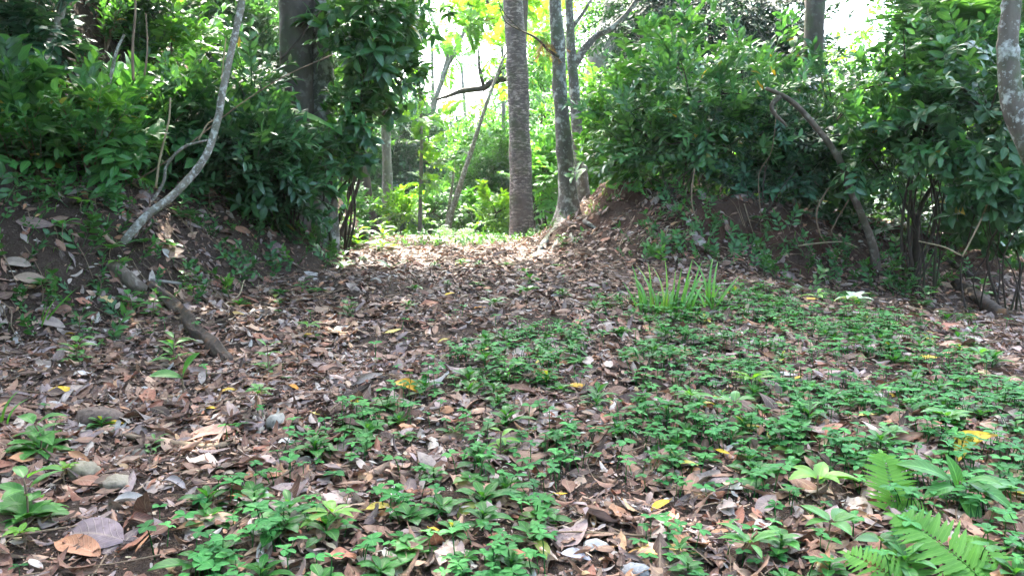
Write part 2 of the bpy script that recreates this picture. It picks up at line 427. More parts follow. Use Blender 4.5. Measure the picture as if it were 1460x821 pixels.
B_TAN = bark_mat('bark_tan', (.25, .19, .11), (.36, .29, .18), scale=30)
B_LOG = bark_mat('bark_rotten', (.04, .028, .022), (.12, .09, .068), patch=(.17, .085, .04), pscale=6, pcut=.58, stretch=.15, bump=1., scale=20)
M_SOIL = soil_mat()
# ------------------------------------------------------------------ ground sheet
def axis(lo, hi, st, far):
    a = np.arange(lo, hi+1e-6, st)
    g = []; s = st; p = hi
    while p < far: s *= 1.3; p += s; g.append(p)
    h = []; s = st; p = lo
    while p > -far: s *= 1.3; p -= s; h.append(p)
    return np.array(h[::-1]+list(a)+g)
gx = axis(-6.5, 8.5, .055, 260); gy = axis(.2, 14.5, .055, 260)
GX, GY = np.meshgrid(gx, gy)
GZ = ground_h(GX, GY)
nx, ny = len(gx), len(gy)
idx = np.arange(nx*ny).reshape(ny, nx)
mb = MB(); mb.add(np.stack([GX, GY, GZ], -1).reshape(-1, 3), np.stack([idx[:-1, :-1], idx[:-1, 1:], idx[1:, 1:], idx[1:, :-1]], -1).reshape(-1, 4))
tag(mb.build('ground', M_SOIL), 'dark brown forest soil with a red clay bank beside the track', 'ground', kind='structure')

def inpoly(poly, x, y):
    r = np.zeros(x.shape, bool); n = len(poly)
    for i in range(n):
        ax, ay = poly[i]; bx, by = poly[(i+1) % n]
        if ay == by: continue
        r ^= ((ay > y) != (by > y)) & (x < (bx-ax)*(y-ay)/(by-ay)+ax)
    return r
PATCH_A = [(565,555),(640,505),(735,470),(815,472),(835,545),(862,640),(825,700),(770,730),(760,990),(150,990),(200,765),(330,690),(440,640),(465,600)]
PATCH_B = [(880,435),(1000,425),(1120,432),(1330,462),(1400,520),(1470,575),(1650,640),(1750,830),(1600,990),(870,990),(945,740),(880,650),(915,580),(880,520),(840,450)]
def cover(x, y):
    px, py = proj(np.stack([x, y, ground_h(x, y)], -1))
    jx = fbm(x*1.7, y*1.7)*45; jy = fbm(x*1.7+40, y*1.7)*18
    a = inpoly(PATCH_A, px+jx, py+jy); b = inpoly(PATCH_B, px+jx, py+jy)
    nz = fbm(x*2.9+7, y*2.9, o=3)
    return np.where(a, np.where(nz > -.17, 1., .2), np.where(b, np.where(nz > -.08, .95, .18), 0.012)), px, py
def scatter(x0, x1, y0, y1, dens):
    n = int((x1-x0)*(y1-y0)*dens)
    x = rng.uniform(x0, x1, n); y = rng.uniform(y0, y1, n)
    px, py = proj(np.stack([x, y, ground_h(x, y)], -1))
    k = (px > -620) & (px < 2080) & (py < 1010)
    return x[k], y[k]
def ground_frames(x, y, tilt, bias=0):
    """random heading on the slope, leaf plane tilted off the ground normal"""
    n = normal_at(x, y)+rng.normal(0, tilt, (len(x), 3)); n = norm(n)
    a = rng.uniform(0, 2*PI, len(x)); d = np.stack([np.cos(a), np.sin(a), np.zeros_like(a)], -1)
    d = d-n*(d*n).sum(-1, keepdims=True)
    return frames(d, n)

# ------------------------------------------------------------------ leaf litter
PAL = np.array([(.17,.085,.055),(.22,.12,.075),(.26,.155,.10),(.33,.22,.14),(.30,.25,.21),(.36,.31,.27),(.24,.185,.17),(.105,.062,.045),(.075,.05,.04),(.19,.145,.14),(.44,.38,.31),(.40,.19,.08),(.28,.11,.06),(.5,.45,.38)])
PAL = PAL*.90+PAL.mean(1, keepdims=True)*.10*np.array([1.06, .98, .97])
PALW = np.array([15,14,12,7,7,4.5,10,13,10,9,1.8,3,5.5,.5]); PAL = PAL*.90+PAL.mean(1, keepdims=True)*.10*np.array([1.06, .98, .97])
PALW = PALW/PALW.sum()
def litter_tmpl(rows, cols, k):
    out = []
    for i in range(k):
        L = 1.; Wd = rnd(.26, .62)
        q = .3 if i % 2 else 1.
        out.append(leaf(L, Wd, rows, cols, rnd(.6, 1.2), rnd(.6, 1.1), 0, rnd(-.9, 1.3)*q, curl=rnd(-1.7, 2.1)*q, wave=rnd(0, .12), twist=rnd(-1.2, 1.2)*q))
    return out
near_t = litter_tmpl(7, 5, 16); far_t = litter_tmpl(5, 3, 14)
mbl = MB()
def litter(x0, x1, y0, y1, dens, tm, smin, smax, tilt, lift, keep=None):
    x, y = scatter(x0, x1, y0, y1, dens)
    steep = 1-normal_at(x, y)[:, 2]
    k = rng.random(len(x)) < np.where(fbm(x*1.6+31, y*1.6) > -.22, 1, .42 if smax > .06 else .8)*np.clip(1.2-steep*np.where(x < -1, 1.1, 2.8)+.9*vnoise(x*2.3, y*2.3)*(steep > .06), .16, 1)
    x, y = x[k], y[k]
    c = rng.choice(len(PAL), len(x), p=PALW); vr = .0 if smax > .06 else .35
    for i, t in enumerate(tm):
        s = slice(i, None, len(tm)); xx, yy = x[s], y[s]
        if not len(xx): continue
        sz = np.clip(rng.lognormal(math.log((smin+smax)/3.2), .5, len(xx)), smin*.5, smax*1.15)
        M = ground_frames(xx, yy, tilt)*sz[:, None, None]
        P = np.stack([xx, yy, ground_h(xx, yy)+rng.uniform(.002, lift, len(xx))], -1)
        P = P-M[:, :, 1]*.5
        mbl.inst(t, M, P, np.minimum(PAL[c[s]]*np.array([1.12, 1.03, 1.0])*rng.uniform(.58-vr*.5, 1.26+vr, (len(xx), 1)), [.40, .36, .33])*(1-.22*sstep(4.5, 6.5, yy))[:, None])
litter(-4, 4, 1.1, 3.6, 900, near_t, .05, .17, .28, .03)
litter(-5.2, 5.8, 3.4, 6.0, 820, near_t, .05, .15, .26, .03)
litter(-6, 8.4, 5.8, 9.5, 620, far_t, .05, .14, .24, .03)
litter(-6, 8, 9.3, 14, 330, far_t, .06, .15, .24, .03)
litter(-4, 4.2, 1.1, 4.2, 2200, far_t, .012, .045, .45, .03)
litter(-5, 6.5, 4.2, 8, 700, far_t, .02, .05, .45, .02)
tag(mbl.build('leaf_litter', M_DEADFINE), 'thick carpet of dry brown and grey fallen leaves on the track', 'leaf litter', kind='stuff')

# twigs lying in the litter
mbt = MB()
x, y = scatter(-5, 6, 1.4, 10, 20)
for i in range(len(x)):
    L = rng.lognormal(math.log(.16), .6); a = rnd(0, 2*PI); b = rnd(-.5, .5); q = []
    for t in (-.5, 0, .5):
        qx = x[i]+math.cos(a+b*t)*L*t; qy = y[i]+math.sin(a+b*t)*L*t; q.append((qx, qy, gz(qx, qy)+.018+rnd(0, .02)))
    c = rnd(.5, 1); tube(mbt, q, [.0015+.012*L*rnd(.3, 1), .001], ns=4, seg=2, cap=False)
tag(mbt.build('twig_litter', B_TWIG), 'thin broken twigs scattered through the dry leaves', 'twigs', kind='stuff')

# ------------------------------------------------------------------ ground cover
def clover_tmpl():
    parts = []
    h = rnd(.025, .075); lean = np.array([rnd(-.03, .03), rnd(-.03, .03), h])
    parts.append(rstem([(0, 0, -.01), lean*.6+[0, 0, .01], lean], [.0018, .0012]))
    a0 = rnd(0, 6)
    for k in range(4):
        an = a0+(-.5, .5, 2.6, 3.7)[k]
        d = np.array([[math.cos(an), math.sin(an), rnd(-.15, .2)]]); M = frames(d, np.array([[rnd(-.2, .2), rnd(-.2, .2), 1]]))[0]
        parts.append(place(leaf(rnd(.026, .036), rnd(.017, .022), 5, 3, 1.15, .75, .18, .25), M, lean, (rnd(-.1, .1), rnd(-.1, .1), 0)))
    return merge(parts)
CL = [clover_tmpl() for _ in range(14)]
mbc = MB()
for (x0, x1, y0, y1, dn) in ((-2.5, 3.6, 1.2, 3.4, 560), (-4, 5.5, 3.4, 6.0, 400), (-2, 6.5, 6.0, 8.6, 190)):
    x, y = scatter(x0, x1, y0, y1, dn)
    c, px, py = cover(x, y)
    k = rng.random(len(x)) < c*np.where(fbm(x*2.6+11, y*2.6) > -.02, 1, .22); x, y = x[k], y[k]
    tint = np.stack([rng.normal(.45, .2, len(x)), rng.normal(.5, .14, len(x)), np.zeros(len(x))], -1)
    for i, t in enumerate(CL):
        s = slice(i, None, len(CL)); xx, yy = x[s], y[s]
        a = rng.uniform(0, 2*PI, len(xx)); sc = rng.uniform(.75, 1.35, len(xx))
        M = frames(np.stack([np.cos(a), np.sin(a), 0*a], -1), norm(np.array([[0, 0, 1.]])+rng.normal(0, .12, (len(xx), 3))))*sc[:, None, None]
        mbc.inst(t, M, np.stack([xx, yy, ground_h(xx, yy)+.008], -1), tint[s])
tag(mbc.build('ground_cover', LM['clover']), 'low mat of small dark green clover-like leaflets creeping over the litter', 'ground cover', kind='stuff')

def rosette_tmpl(n, L, Wd, up):
    parts = []
    hh = rnd(.02, .06)
    parts.append(rstem([(0, 0, -.02), (0, 0, hh*.5), (0, 0, hh)], [.004, .003]))
    a0 = rnd(0, 6)
    for k in range(n):
        f = k/n; an = a0+k*2.4; el = (.1+up*f)+rnd(-.15, .15)
        d = np.array([[math.cos(an)*math.cos(el), math.sin(an)*math.cos(el), math.sin(el)]])
        M = frames(d, np.array([[-math.cos(an)*.2, -math.sin(an)*.2, 1]]))[0]
        s = (1-.55*f)*rnd(.8, 1.15)
        parts.append(place(leaf(L*s, Wd*s, 7, 3, 1.25, .85, .28, .5*rnd(.5, 1.5), wave=.03), M, (0, 0, hh*(.3+.7*f)), (.3*f+rnd(-.2, .15), .12*f+rnd(-.14, .12), rnd(0, 1))))
    return merge(parts)
ROS = []
for i in range(10):
    t = MB(); t.add(*rosette_tmpl(int(rng.integers(8, 14)), rnd(.075, .115), rnd(.037, .052), rnd(.4, .9)))
    ROS.append(t)
x, y = scatter(-2.6, 5.6, 1.5, 8.2, 150)
c, px, py = cover(x, y)
k = (rng.random(len(x)) < c) & (px > -20) & (px < 1480) & (py < 840) & (fbm(x*2.1+3, y*2.1+9) > -.12)
x, y, px = x[k], y[k], px[k]
order = np.argsort(y)
pts = []
for i in order:
    if all((x[i]-a)**2+(y[i]-b)**2 > (.085+.012*y[i])**2 for a, b, _ in pts): pts.append((x[i], y[i], px[i]))
    if len(pts) >= 295: break
protoR = []
for i, (a, b, p) in enumerate(pts):
    lab = 'low rosette of glossy spoon-shaped leaves in the clover strip in the middle of the track' if p < 868 else 'low rosette of glossy spoon-shaped leaves in the broad green patch below the clay bank'
    grp = 'rosettes in the middle strip' if p < 868 else 'rosettes in the broad green patch'
    loc = (a, b, gz(a, b))
    if i < 10:
        r = thing('rosette_plant', lab, 'plant', loc, grp, rnd(0, 6)); ROS[i].build('foliage', LM['rosette'], r); protoR.append(r); s = rnd(.8, 1.25); r.scale = (s, s, s)
    else: dup(protoR[i % 10], loc, rnd(0, 6), rnd(.75, 1.3), lab, grp)

# sunlit grass on the crest of the track and along the bank foot
def blades(mb, x, y, hmin, hmax, w, lean=.5, tint=None):
    tm = [leaf(1., w, 5, 3, .5, .6, .2, rnd(.3, 1.1)) for _ in range(6)]
    for i, t in enumerate(tm):
        s = slice(i, None, 6); xx, yy = x[s], y[s]; a = rng.uniform(0, 2*PI, len(xx))
        d = norm(np.stack([np.cos(a)*lean, np.sin(a)*lean, np.ones_like(a)], -1)+rng.normal(0, .15, (len(xx), 3)))
        M = frames(d, np.stack([np.cos(a), np.sin(a), 0*a], -1)*-1.)*rng.uniform(hmin, hmax, len(xx))[:, None, None]
        mb.inst(t, M, np.stack([xx, yy, ground_h(xx, yy)-.01], -1), np.stack([rng.normal(.4, .2, len(xx)), rng.normal(.5, .12, len(xx)), rng.uniform(0, .9, len(xx))], -1))
mbg = MB()
def crest_mask(x, y):
    px, py = proj(np.stack([x, y, ground_h(x, y)], -1))
    return px, py, fbm(x*1.6, y*1.6)
x, y = scatter(-3.2, 2, 9.2, 15, 260); px, py, nz = crest_mask(x, y)
k = (nz > .12-.3*sstep(10.2, 11.5, y)+.5*((px > 610) & (px < 720)))
blades(mbg, x[k], y[k], .04, .11, .1, 1.2)
x, y = scatter(.6, 3.6, 5.6, 7.6, 420); px, py, nz = crest_mask(x, y)
k = (np.hypot((px-905)/85, (py-440)/18) < 1)
blades(mbg, x[k], y[k], .04, .12, .05, .8)
x, y = scatter(-6, 7, 4.5, 11, 90); px, py, nz = crest_mask(x, y)
k = (1-normal_at(x, y)[:, 2] > .1) & (nz > .1)
blades(mbg, x[k], y[k], .05, .16, .05, 1.)
tag(mbg.build('grass', leaf_mat('grass_leaf', (.04, .12, .02), (.09, .19, .028), trans=.4, vein=.1, oldat=1.3)), 'short yellow green grass on the crest of the track', 'grass', kind='stuff')
# small-leaved herbs creeping over the banks and the crest
HB = []
for _ in range(8):
    HB.append(shoot(rnd(.04, .06), rnd(.02, .028), 4, rnd(.10, .18), 1.1, 4, True, whorl=3, sag=.1, twig=.002))
mbh = MB()
x, y = scatter(-6, 8, 4, 14, 70); px, py, nz = crest_mask(x, y); st = 1-normal_at(x, y)[:, 2]
k = (nz > np.where((x > -.5) & (y > 6), .26, -.12)) & ((st > .06) | ((y > 9.6) & (nz > .22))); x, y = x[k], y[k]
for i, t in enumerate(HB):
    s = slice(i, None, len(HB)); xx, yy = x[s], y[s]; a = rng.uniform(0, 2*PI, len(xx))
    d = norm(np.stack([np.cos(a)*.6, np.sin(a)*.6-.2, np.ones_like(a)*.8], -1)); sc = rng.uniform(.6, 1.7, len(xx))*np.where(yy > 9.6, .5, 1)
    M = frames(d, np.array([[0, -.3, 1.]])+rng.normal(0, .2, (len(xx), 3)))*sc[:, None, None]
    mbh.inst(t, M, np.stack([xx, yy, ground_h(xx, yy)-.01], -1), np.stack([rng.normal(.4, .2, len(xx)), rng.normal(.5, .14, len(xx)), rng.uniform(0, .5, len(xx))], -1))
tag(mbh.build('undergrowth', LM['mid']), 'small green herbs sprouting over the banks and the track edge', 'undergrowth', kind='stuff')

mbr = MB(); x, y = scatter(-5, 6, 4.5, 11, 110); st = 1-normal_at(x, y)[:, 2]; k = st > .17; x, y = x[k], y[k]
for i in range(min(330, len(x))):
    n = normal_at(x[i:i+1], y[i:i+1])[0]; L = rnd(.08, .4); a = rnd(-.9, .9); q = []
    for t in (0, .3, .65, 1):
        qx = x[i]+n[0]*L*t*.8+math.cos(a)*L*t*.4+rnd(-.02, .02); qy = y[i]+n[1]*L*t*.8+rnd(-.02, .02); q.append((qx, qy, gz(qx, qy)+(.02 if t else -.02)+rnd(0, .02)))
    r = rnd(.002, .006); tube(mbr, q, [r, r*.8, r*.3], ns=5, seg=3, cap=False)
tag(mbr.build('rootlets', B_TWIG), 'fine roots and rootlets trailing down the bare banks', 'roots', kind='stuff')
# ------------------------------------------------------------------ foliage sprays
SH = {}
SH['broad'] = [shoot(.15, .068, 4, rnd(.32, .4), 1.1, 6, True, whorl=2) for _ in range(5)]
SH['glossy'] = [shoot(.115, .044, 10, rnd(.34, .44), 1.0, 5, False, whorl=3, a=.9) for _ in range(5)]
SH['small'] = [shoot(.065, .028, 18, rnd(.42, .55), 1.1, 4, False, whorl=3) for _ in range(5)]
SH['big'] = [shoot(.19, .08, 5, rnd(.26, .34), 1.1, 6, False, whorl=4, droop=.5, sag=.25) for _ in range(5)]
SH['far'] = [shoot(.15, .07, 12, rnd(.6, .75), 1.05, 4, False, whorl=3) for _ in range(5)]
SH['feather'] = [frond(.42, .15, 11, .35, 4, .26) for _ in range(4)]
SH['canopy'] = [shoot(.24, .12, 11, 1.0, 1.1, 3, False, whorl=4) for _ in range(4)]

def fol(mb, c, r, n, kind, s0=.8, s1=1.25, droop=.0, shell=.45, tc=(.45, .5), clump=5, up=.35):
    c = np.asarray(c, float); r = np.asarray(r, float)*np.ones(3)
    k = max(1, n//clump)
    u = norm(rng.normal(0, 1, (k, 3)))*(rng.random((k, 1))**shell)
    cen = c+u*r
    i = rng.integers(0, k, n)
    p = cen[i]+rng.normal(0, .16, (n, 3))*np.minimum(r, .9)
    d = (p-c)/r
    d = norm(d*.8+rng.normal(0, .5, (n, 3))+np.array([0, 0, up-droop*2]))
    upv = norm(np.array([0, -.15, 1.])+rng.normal(0, .3, (n, 3)))
    M = frames(d, upv)*rng.uniform(s0, s1, n)[:, None, None]
    ct = rng.normal(0, .24, (k, 2))[i]
    t = np.stack([tc[0]+ct[:, 0]+rng.normal(0, .08, n), tc[1]+ct[:, 1]*.6+rng.normal(0, .06, n), rng.uniform(0, .57, n)], -1)
    T = SH[kind]
    for j in range(len(T)):
        s = slice(j, None, len(T)); mb.inst(T[j], M[s], p[s], t[s])
    return cen

def polyat(P, z):
    i = int(np.argmin(np.abs(P[:, 2]-z))); return i
def tree(name, label, cat, pts, radii, bark, clumps=(), leaf=None, group=None, ns=12, rough=.1, freq=2.5, flute=None, roots=(), limbs=True, extra=(), sub=3, seg=8, twig=.006):
    """pts: world points of the trunk; the first is its foot. clumps: (centre, radius, shoots, kind, options)"""
    pts = [np.asarray(p, float) for p in pts]
    base = np.array([pts[0][0], pts[0][1], gz(pts[0][0], pts[0][1])])
    kn = [(rnd(.05, .95), rnd(0, 2*PI), rnd(.12, .3)) for _ in range(9)]; f0 = flute
    def flute(a, t):
        r = sum(am*np.exp(-((t-k0)/.012)**2)*np.maximum(0, np.cos(a-a0))**3 for k0, a0, am in kn)
        return r+(f0(a, t) if f0 else 0)
    first = pts[0].copy(); first[2] = base[2]-.12
    root = thing(name, label, cat, base, group)
    mb = MB()
    P = tube(mb, [first]+pts[1:] if len(pts) > 1 else pts, radii, ns=ns, seg=seg, rough=rough, freq=freq, seed=rnd(0, 50), flute=flute)
    for q, r in roots: tube(mb, q, r, ns=7, seg=5, rough=.15, freq=6, seed=rnd(0, 50))
    for q, r in extra: tube(mb, q, r, ns=8, seg=6, rough=.1, freq=4, seed=rnd(0, 50))
    fm = MB()
    L = np.linspace(0, 1, len(P)); R = np.interp(L, np.linspace(0, 1, len(radii)), radii)
    for cl in clumps:
        c, r, n, kind = cl[:4]; opt = dict(cl[4]) if len(cl) > 4 else {}
        nolimb = opt.pop('nolimb', False)
        cen = fol(fm, c, r, n, kind, **opt)
        if limbs and not nolimb:
            c = np.asarray(c, float); hd = np.hypot(*(c-P[-1])[:2])
            i = polyat(P, c[2]-.45*hd); a = P[i]; rr = min(R[i]*.45, .02+.012*np.linalg.norm(c-a))
            m = a*.45+c*.55+np.array([rnd(-.1, .1), rnd(-.1, .1), .12*np.linalg.norm(c-a)])
            tube(mb, [a, a*.75+m*.25+[0, 0, .03], m, c], [rr, rr*.7, rr*.5, rr*.3], ns=6, seg=4, rough=.1, freq=5)
            for s in range(min(len(cen), sub)):
                e = cen[s*len(cen)//max(1, sub) % len(cen)]; b = m*.6+c*.4
                tube(mb, [b, (b+e)/2+[rnd(-.05, .05), rnd(-.05, .05), .05], e], [rr*.35, rr*.2, twig*.7], ns=4, seg=3)
    mb.build('trunk', bark, root, base)
    if fm.n: fm.build('crown', leaf or LM['mid'], root, base)
    return root
def R(px, Y): return px*Y/FPX
def CL_(px, py, Y, rx, ry, n, kind, rz=None, **o):
    return (W(px, py, Y), (R(rx, Y), rz or R((rx+ry)/2, Y), R(ry, Y)), n, kind, o)
def up(p, *pts): return [np.asarray(p)+np.asarray(q, float) for q in pts]

# ------------------------------------------------------------------ trees whose trunks stand in the photograph
butt = lambda a, t: .55*np.maximum(0, np.cos(a*3+.5))*np.exp(-t*14)
Y = 8.4
t = [W(424, 330, Y), W(424, 200, Y), W(423, 60, Y), W(425, -60, Y)]; t += up(t[-1], (.1, .1, 2), (.1, .3, 4.5))
tree('forest_tree', 'stout brown tree trunk wrapped in shrubs, thicker one of the twin trunks above the bank', 'tree', t, [.26, .17, .165, .16, .15, .1], B_STOUT,
     [((-3.6, 8, 7.2), (2.2, 2.2, 1.2), 130, 'canopy'), ((-1.6, 9.4, 8.2), (2.2, 2, 1.2), 130, 'canopy'), ((-3.2, 6.0, 8.0), (2.2, 2, 1.2), 120, 'canopy')], LM['mid'], flute=butt, ns=18)
Y = 8.55
t = [W(463, 330, Y), W(463, 255, Y), W(459, 100, Y), W(462, -60, Y)]; t += up(t[-1], (.1, .3, 2), (.3, .6, 4.5))
tree('forest_tree', 'slimmer grey mottled trunk pressed against the stout brown trunk above the steep bank', 'tree', t, [.17, .12, .105, .1, .08], B_LICH,
     [((-.9, 7.6, 9.0), (2, 2, 1), 110, 'canopy'), ((.9, 6.5, 8.7), (2.1, 1.5, .9), 170, 'canopy'), ((2.6, 6.9, 8.4), (1.6, 1.3, .8), 90, 'canopy')], LM['mid'], ns=14)  # middle clump added above the view to keep sun off the near ground
Y = 13.
t = [W(744, 330, Y), W(743, 250, Y), W(738, 110, Y), W(731, 0, Y), W(728, -60, Y)]; t += up(t[-1], (0, .2, 3), (.1, .2, 6))
tree('forest_tree', 'tall straight trunk with pale horizontal bark rings standing at the end of the track', 'tree', t, [.205, .18, .17, .163, .155, .14, .1], B_RING,
     [((.3, 12.2, 10.4), (2.6, 2.4, 1.4), 170, 'canopy'), ((-1.3, 11, 11.4), (2, 2, 1.2), 110, 'canopy')], LM['mid'], ns=28, rough=.09)
Y = 10.7
t = [W(812, 322, Y), W(809, 275, Y), W(803, 190, Y), W(795, 60, Y), W(791, -20, Y)]; t += up(t[-1], (0, 0, 2.5), (.1, -.2, 5))
b = t[0]
rt = [([W(806, 285, Y), W(797, 320, Y-.25), hit(778, 343), hit(765, 362)], [.07, .06, .04, .015]),
      ([W(808, 290, Y), W(803, 318, Y-.3), hit(795, 345), hit(783, 360)], [.06, .05, .03, .012]),
      ([W(812, 285, Y), W(823, 310, Y-.2), hit(835, 318), hit(850, 326)], [.07, .05, .035, .012]),
      ([W(810, 285, Y), W(812, 318, Y-.3), hit(815, 338), hit(822, 352)], [.06, .05, .03, .01])]
tree('forest_tree', 'slender trunk blotched with pale lichen whose roots grip the nose of the clay bank', 'tree', t, [.2, .13, .1, .09, .085, .08, .06], B_LICH,
     [((1.6, 9.6, 8.4), (2.2, 2, 1.1), 140, 'canopy'), ((.2, 8.6, 9.2), (2, 2, 1), 130, 'canopy'), ((-1.4, 11.7, 8.3), (2.6, 1.9, .9), 230, 'canopy'), ((1.5, 11.7, 8.3), (2.2, 1.9, .9), 180, 'canopy')], LM['mid'], ns=18, roots=rt, flute=butt)  # the farther pair of clumps is added out of view to shade the track
Y = 11.6
t = [W(836, 312, Y), W(826, 220, Y), W(817, 110, Y), W(813, 40, Y), W(812, -40, Y)]; t += up(t[-1], (.1, 0, 2.5))
ex = [([W(818, 95, Y), W(832, 72, Y), W(850, 52, Y), W(872, 40, Y), W(900, 12, Y), W(930, -40, Y)], [.065, .055, .05, .04, .035, .025]),
      ([W(815, 40, Y), W(832, 18, Y), W(850, -12, Y)], [.035, .025, .02])]
tree('forked_tree', 'dark mossy trunk that forks into a thick bent limb beside the lichen blotched trunk', 'tree', t, [.11, .085, .075, .062, .055, .04], B_LICH,
     [((2.2, 11.5, 7.6), (1.8, 1.8, 1), 100, 'canopy')], LM['mid'], extra=ex)
Y = 17.5
t = [W(828, 318, Y), W(838, 200, Y), W(850, 110, Y), W(878, 0, Y), W(890, -50, Y)]; t += up(t[-1], (.6, 0, 3))
tree('forest_tree', 'pale leaning trunk seen behind the bent limb of the dark forked tree', 'tree', t, [.3, .27, .25, .22, .2, .12], B_GREY,
     [((3.2, 17.5, 8.0), (2.4, 2, 1.2), 120, 'far')], LM['bright'], ns=16)
Y = 10.4
t = [W(1148, 330, Y), W(1152, 250, Y), W(1157, 120, Y), W(1163, 0, Y), W(1167, -60, Y)]; t += up(t[-1], (.1, 0, 2.5), (.1, -.2, 5))
r = tree('forest_tree', 'smooth grey brown trunk rising against the bright gap of sky above the dense bushes', 'tree', t, [.2, .15, .125, .12, .11, .08], B_STOUT,
     [((4.4, 9.5, 8.6), (2.4, 2.2, 1.2), 150, 'canopy'), ((2.9, 7.6, 9.2), (2, 2, 1), 120, 'canopy')], LM['mid'], ns=16)
fm = MB()
for _ in range(5):
    a = rnd(0, 6); fol(fm, W(1157+8*math.cos(a), 100+rnd(-14, 18), Y)+[0, .1*math.sin(a), 0], (.1, .1, .1), 5, 'small', .4, .7, droop=.5)
fm.build('epiphyte', LM['brown'], r, np.array(r.location))
fm = MB(); fol(fm, W(1160, 88, Y-.12), (.2, .1, .07), 8, 'broad', .5, .8); fm.build('epiphyte', LM['lime'], r, np.array(r.location))
Y = 6.3
t = [W(1520, 400, Y), W(1500, 300, Y), W(1470, 215, Y), W(1445, 150, Y), W(1437, 80, Y), W(1440, 30, Y), W(1450, -40, Y)]; t += up(t[-1], (.2, 0, 1.5), (.4, 0, 4))
tree('forest_tree', 'curved trunk with chalky white bark patches at the edge of the clearing', 'tree', t, [.11, .09, .085, .08, .075, .07, .07, .06], B_CHALK,
     [((5.4, 6.2, 7.4), (2, 2, 1), 110, 'canopy')], LM['mid'], ns=16)
Y = 5.9
t0 = hit(166, 334); Y = t0[1]
t = [t0, W(205, 312, Y+.05), W(250, 276, Y+.1), W(290, 228, Y+.15), W(308, 180, Y+.2), W(322, 110, Y+.2), W(338, 35, Y+.2), W(350, -40, Y+.2)]; t += up(t[-1], (.1, 0, 1), (.4, .1, 3))
tree('bent_tree', 'thin pale tree with speckled bark sweeping in a curve out of the bare bank', 'tree', t, [.034, .03, .028, .026, .025, .024, .023, .021, .016], B_PALE,
     [((-1.6, 6.2, 6.0), (1.6, 1.6, .9), 70, 'canopy')], LM['mid'], ns=14, rough=.14, freq=7)
Y = 6.8
t = [W(-20, 230, Y), W(15, 178, Y), W(48, 118, Y), W(72, 60, Y), W(92, -10, Y)]; t += up(t[-1], (.2, 0, 1.2), (.2, 0, 2.5))
tree('slender_tree', 'thin pale stem slanting up through the leafy shrubs above the dark earth cut', 'tree', t, [.04, .036, .034, .032, .03, .02], B_PALE,
     [((-4.4, 7.0, 6.4), (1.8, 1.8, .9), 80, 'canopy')], LM['mid'], ns=10)

# ------------------------------------------------------------------ trees beyond the crest
Y = 19.
t = [W(552, 336, Y), W(552, 250, Y), W(549, 150, Y), W(546, 40, Y), W(545, -40, Y)]
tree('forest_tree', 'straight grey trunk with a dark foot standing beyond the crest of the track', 'tree', t, [.17, .115, .11, .1, .08], B_GREY,
     [CL_(545, 15, 19, 50, 40, 60, 'far', tc=(.5, .6)), CL_(520, 90, 19.5, 28, 26, 26, 'far')], LM['bright'])
Y = 18.
tree('broken_trunk', 'pale broken trunk with a blunt top half hidden under the drooping dark branches', 'tree trunk', [W(492, 324, Y), W(491, 285, Y), W(490, 240, Y)], [.1, .085, .08], B_PALE)
Y = 20.5
t = [W(540, 334, Y), W(527, 290, Y), W(519, 240, Y), W(516, 170, Y), W(520, 100, Y)]
tree('leaning_tree', 'dark leaning trunk just beside the straight grey trunk beyond the crest', 'tree', t, [.17, .13, .12, .1, .07], B_DARK,
     [CL_(515, 140, 20.5, 34, 40, 60, 'far'), CL_(500, 200, 21, 30, 32, 50, 'far')], LM['mid'])
Y = 17.
t = [W(598, 338, Y), W(600, 260, Y), W(601, 190, Y), W(598, 110, Y), W(594, 70, Y)]
tree('sapling', 'very thin straight sapling with tiers of lime green feathery leaves over the crest', 'sapling', t, [.05, .04, .035, .025, .015], B_GREY,
     [CL_(605, 165, 17, 32, 10, 26, 'feather', tc=(.5, .6)), CL_(615, 205, 17, 26, 8, 16, 'feather'), CL_(596, 120, 17, 22, 10, 12, 'feather'), CL_(604, 232, 17, 26, 7, 14, 'feather'), CL_(610, 258, 17, 22, 6, 10, 'feather')], LM['lime'], ns=8)
Y = 16.
t = [W(633, 339, Y), W(646, 296, Y), W(668, 228, Y), W(688, 165, Y), W(712, 98, Y), W(722, 75, Y)]
tree('leaning_tree', 'pale bare stem leaning steeply towards the ringed trunk', 'tree', t, [.075, .06, .05, .04, .03, .02], B_PALE,
     [CL_(722, 78, 16, 20, 16, 8, 'feather')], LM['lime'], ns=10)
tree('sapling', 'short thin pale stem close behind the foot of the leaning bare stem', 'sapling', [W(632, 338, 17.5), W(642, 285, 17.5), W(648, 240, 17.5)], [.05, .04, .02], B_PALE,
     [CL_(650, 235, 17.5, 22, 16, 16, 'far', s0=.6, s1=.9)], LM['bright'], ns=8)
Y = 18.5
t = [W(752, 330, Y), W(748, 200, Y), W(742, 100, Y), W(745, 20, Y), W(750, -40, Y)]
ex = [([W(744, 108, Y), W(722, 112, Y), W(700, 118, Y), W(690, 126, Y), W(660, 130, Y), W(640, 137, Y), W(622, 142, Y)], [.08, .07, .07, .07, .06, .04, .02]),
      ([W(690, 124, Y), W(684, 100, Y), W(682, 70, Y)], [.05, .04, .015]), ([W(742, 90, Y), W(722, 60, Y), W(700, 20, Y), W(690, -20, Y)], [.06, .05, .04, .03]),
      ([W(700, 118, Y), W(720, 95, Y), W(735, 70, Y)], [.05, .03, .02])]
